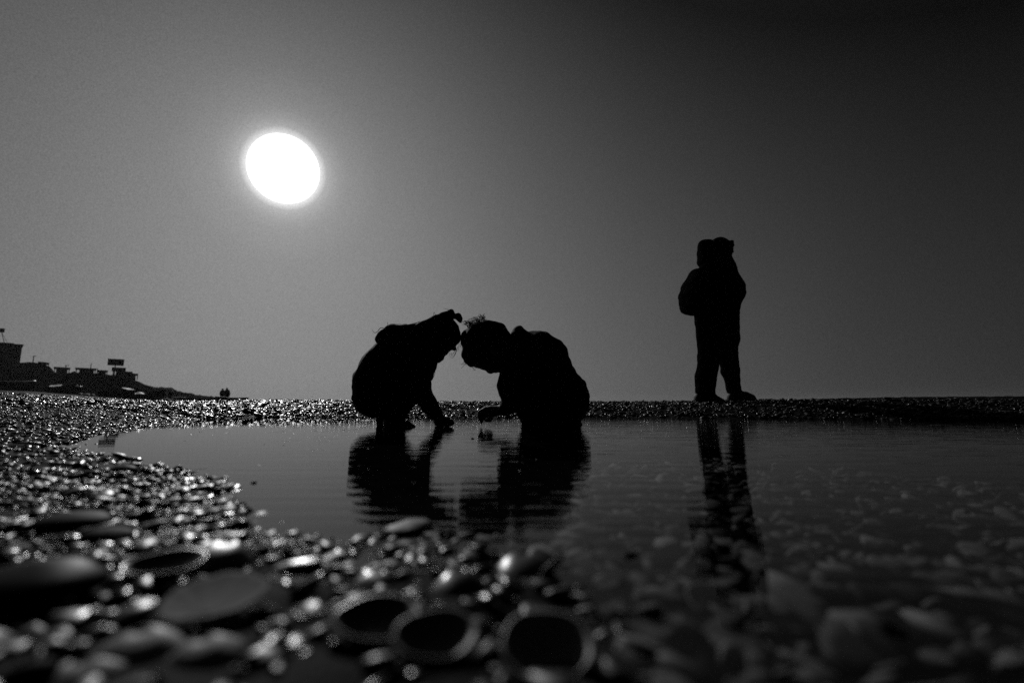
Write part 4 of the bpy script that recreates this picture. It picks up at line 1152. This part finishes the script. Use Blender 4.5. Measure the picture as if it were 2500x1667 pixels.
body_part('coat', [[(0, 78, 11, 0, .8), (0, 62, 12, 0, .8), (0, 48, 12, 0, .8)], [(-11, 76, 7, 0), (-14, 60, 6, .05), (-12, 48, 5, .05)], [(11, 76, 7, 0), (15, 60, 6, .05), (15, 46, 5, .05)]], 65.2, c2, M['cloth'], p2, .03, .05)
stoop = [
    [(26, 82, 7, 0)], [(20, 84, 6, 0), (12, 86, 12, 0), (0, 74, 13, 0), (-4, 58, 13, 0)], [(16, 82, 6, .0), (20, 66, 5, .1), (18, 54, 4, .1)], [(14, 80, 6, .3), (16, 64, 5, .3), (10, 54, 4, .3)],
    [(-7, 55, 9, 0), (-8, 28, 7, 0), (-9, 3, 5, 0), (-6, 2, 3, -.2)], [(2, 55, 9, .2), (5, 28, 7, .2), (4, 3, 5, .2), (8, 2, 3, 0)]]
p3, c3 = far_person(416, 25, 60.5, 'stooping person in dark clothes in front of the pale painted boat', stoop)
body_part('coat', [[(12, 84, 13, 0), (0, 72, 14, 0), (-4, 52, 15, 0), (-4, 40, 14, 0)], [(16, 82, 8, 0), (20, 66, 7, .1)]], 60.5, c3, M['cloth'], p3, .03, .05)

# dark lumps on the beach
def lump(px, py, wpx, hpx, Y, label, seed):
    V_, F_ = ball(14)
    V_ = np.array(V_); V_ = V_ * (1 + .22 * sines(V_, 2.5, seed)[:, None] + .10 * sines(V_, 7, seed + 1)[:, None]) * np.array([wpx * mpp(Y) / 2, wpx * mpp(Y) / 3, hpx * mpp(Y) / 2])
    f = foot(px, Y)
    o = link('rock', mesh_np('rock', V_, F_), M['stone'], loc=f + Vector((0, 0, hpx * mpp(Y) * .3)))
    tag(o, label, 'rock')
lump(634, 984, 26, 9, 16, 'dark hump shaped rock on the beach left of the squatting children', 4)
lump(405, 997, 50, 11, 7.5, 'wide dark lump of weedy rock on the shell beach below the stooping person', 9)
lump(660, 989, 34, 4, 12, 'low flat dark rock just below the hump shaped one', 14)
lump(345, 1036, 28, 9, 2.75, 'dark stone lying at the far left corner of the puddle', 19)

# low scrub along the far shore, too dense to count
bm_v, bm_f = [], []
r_ = np.random.default_rng(5)
nq = 2600
px_ = r_.uniform(300, 560, nq) ; Yq = r_.uniform(150, 330, nq)
base_py = np.interp(px_, [300, 430, 450, 500, 560], [944, 957, 963, 972, 979])
for i in range(nq):
    c = at(px_[i], r_.uniform(base_py[i] - 4, 978), Yq[i])
    s = r_.uniform(.3, 1.0)
    n_ = r_.normal(size=3); n_ /= np.linalg.norm(n_)
    a = np.cross(n_, [0, 0, 1.0]); a /= np.linalg.norm(a) + 1e-9; b = np.cross(n_, a)
    k0 = len(bm_v)
    for q_ in range(5):
        t = 2 * math.pi * q_ / 5
        bm_v.append(tuple(np.array(c) + s * (a * math.cos(t) + b * math.sin(t) * .7) * r_.uniform(.7, 1.2)))
    bm_f.append(list(range(k0, k0 + 5)))
mm = bpy.data.meshes.new('scrub'); mm.from_pydata(bm_v, [], bm_f); mm.update()
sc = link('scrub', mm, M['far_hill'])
tag(sc, 'low hazy scrub growing along the far shore', kind='stuff')
#@@FAR_END

# ------------------------------------------------------------------ the hazy sea air
hm = bpy.data.materials.new('haze'); hm.use_nodes = True
hn, hl = hm.node_tree.nodes, hm.node_tree.links
hn.remove(hn['Principled BSDF'])
pv = hn.new('ShaderNodeVolumePrincipled')
pv.inputs['Color'].default_value = (.45, .45, .45, 1)
pv.inputs['Density'].default_value = 0.00022
pv.inputs['Anisotropy'].default_value = 0.38
hl.new(pv.outputs[0], hn['Material Output'].inputs['Volume'])
hb = MB().box((0, 0, 10), (5200, 5200, 26))
haze = hb.build('haze', hm)
tag(haze, 'pale sea haze in the air along the shore', kind='stuff')
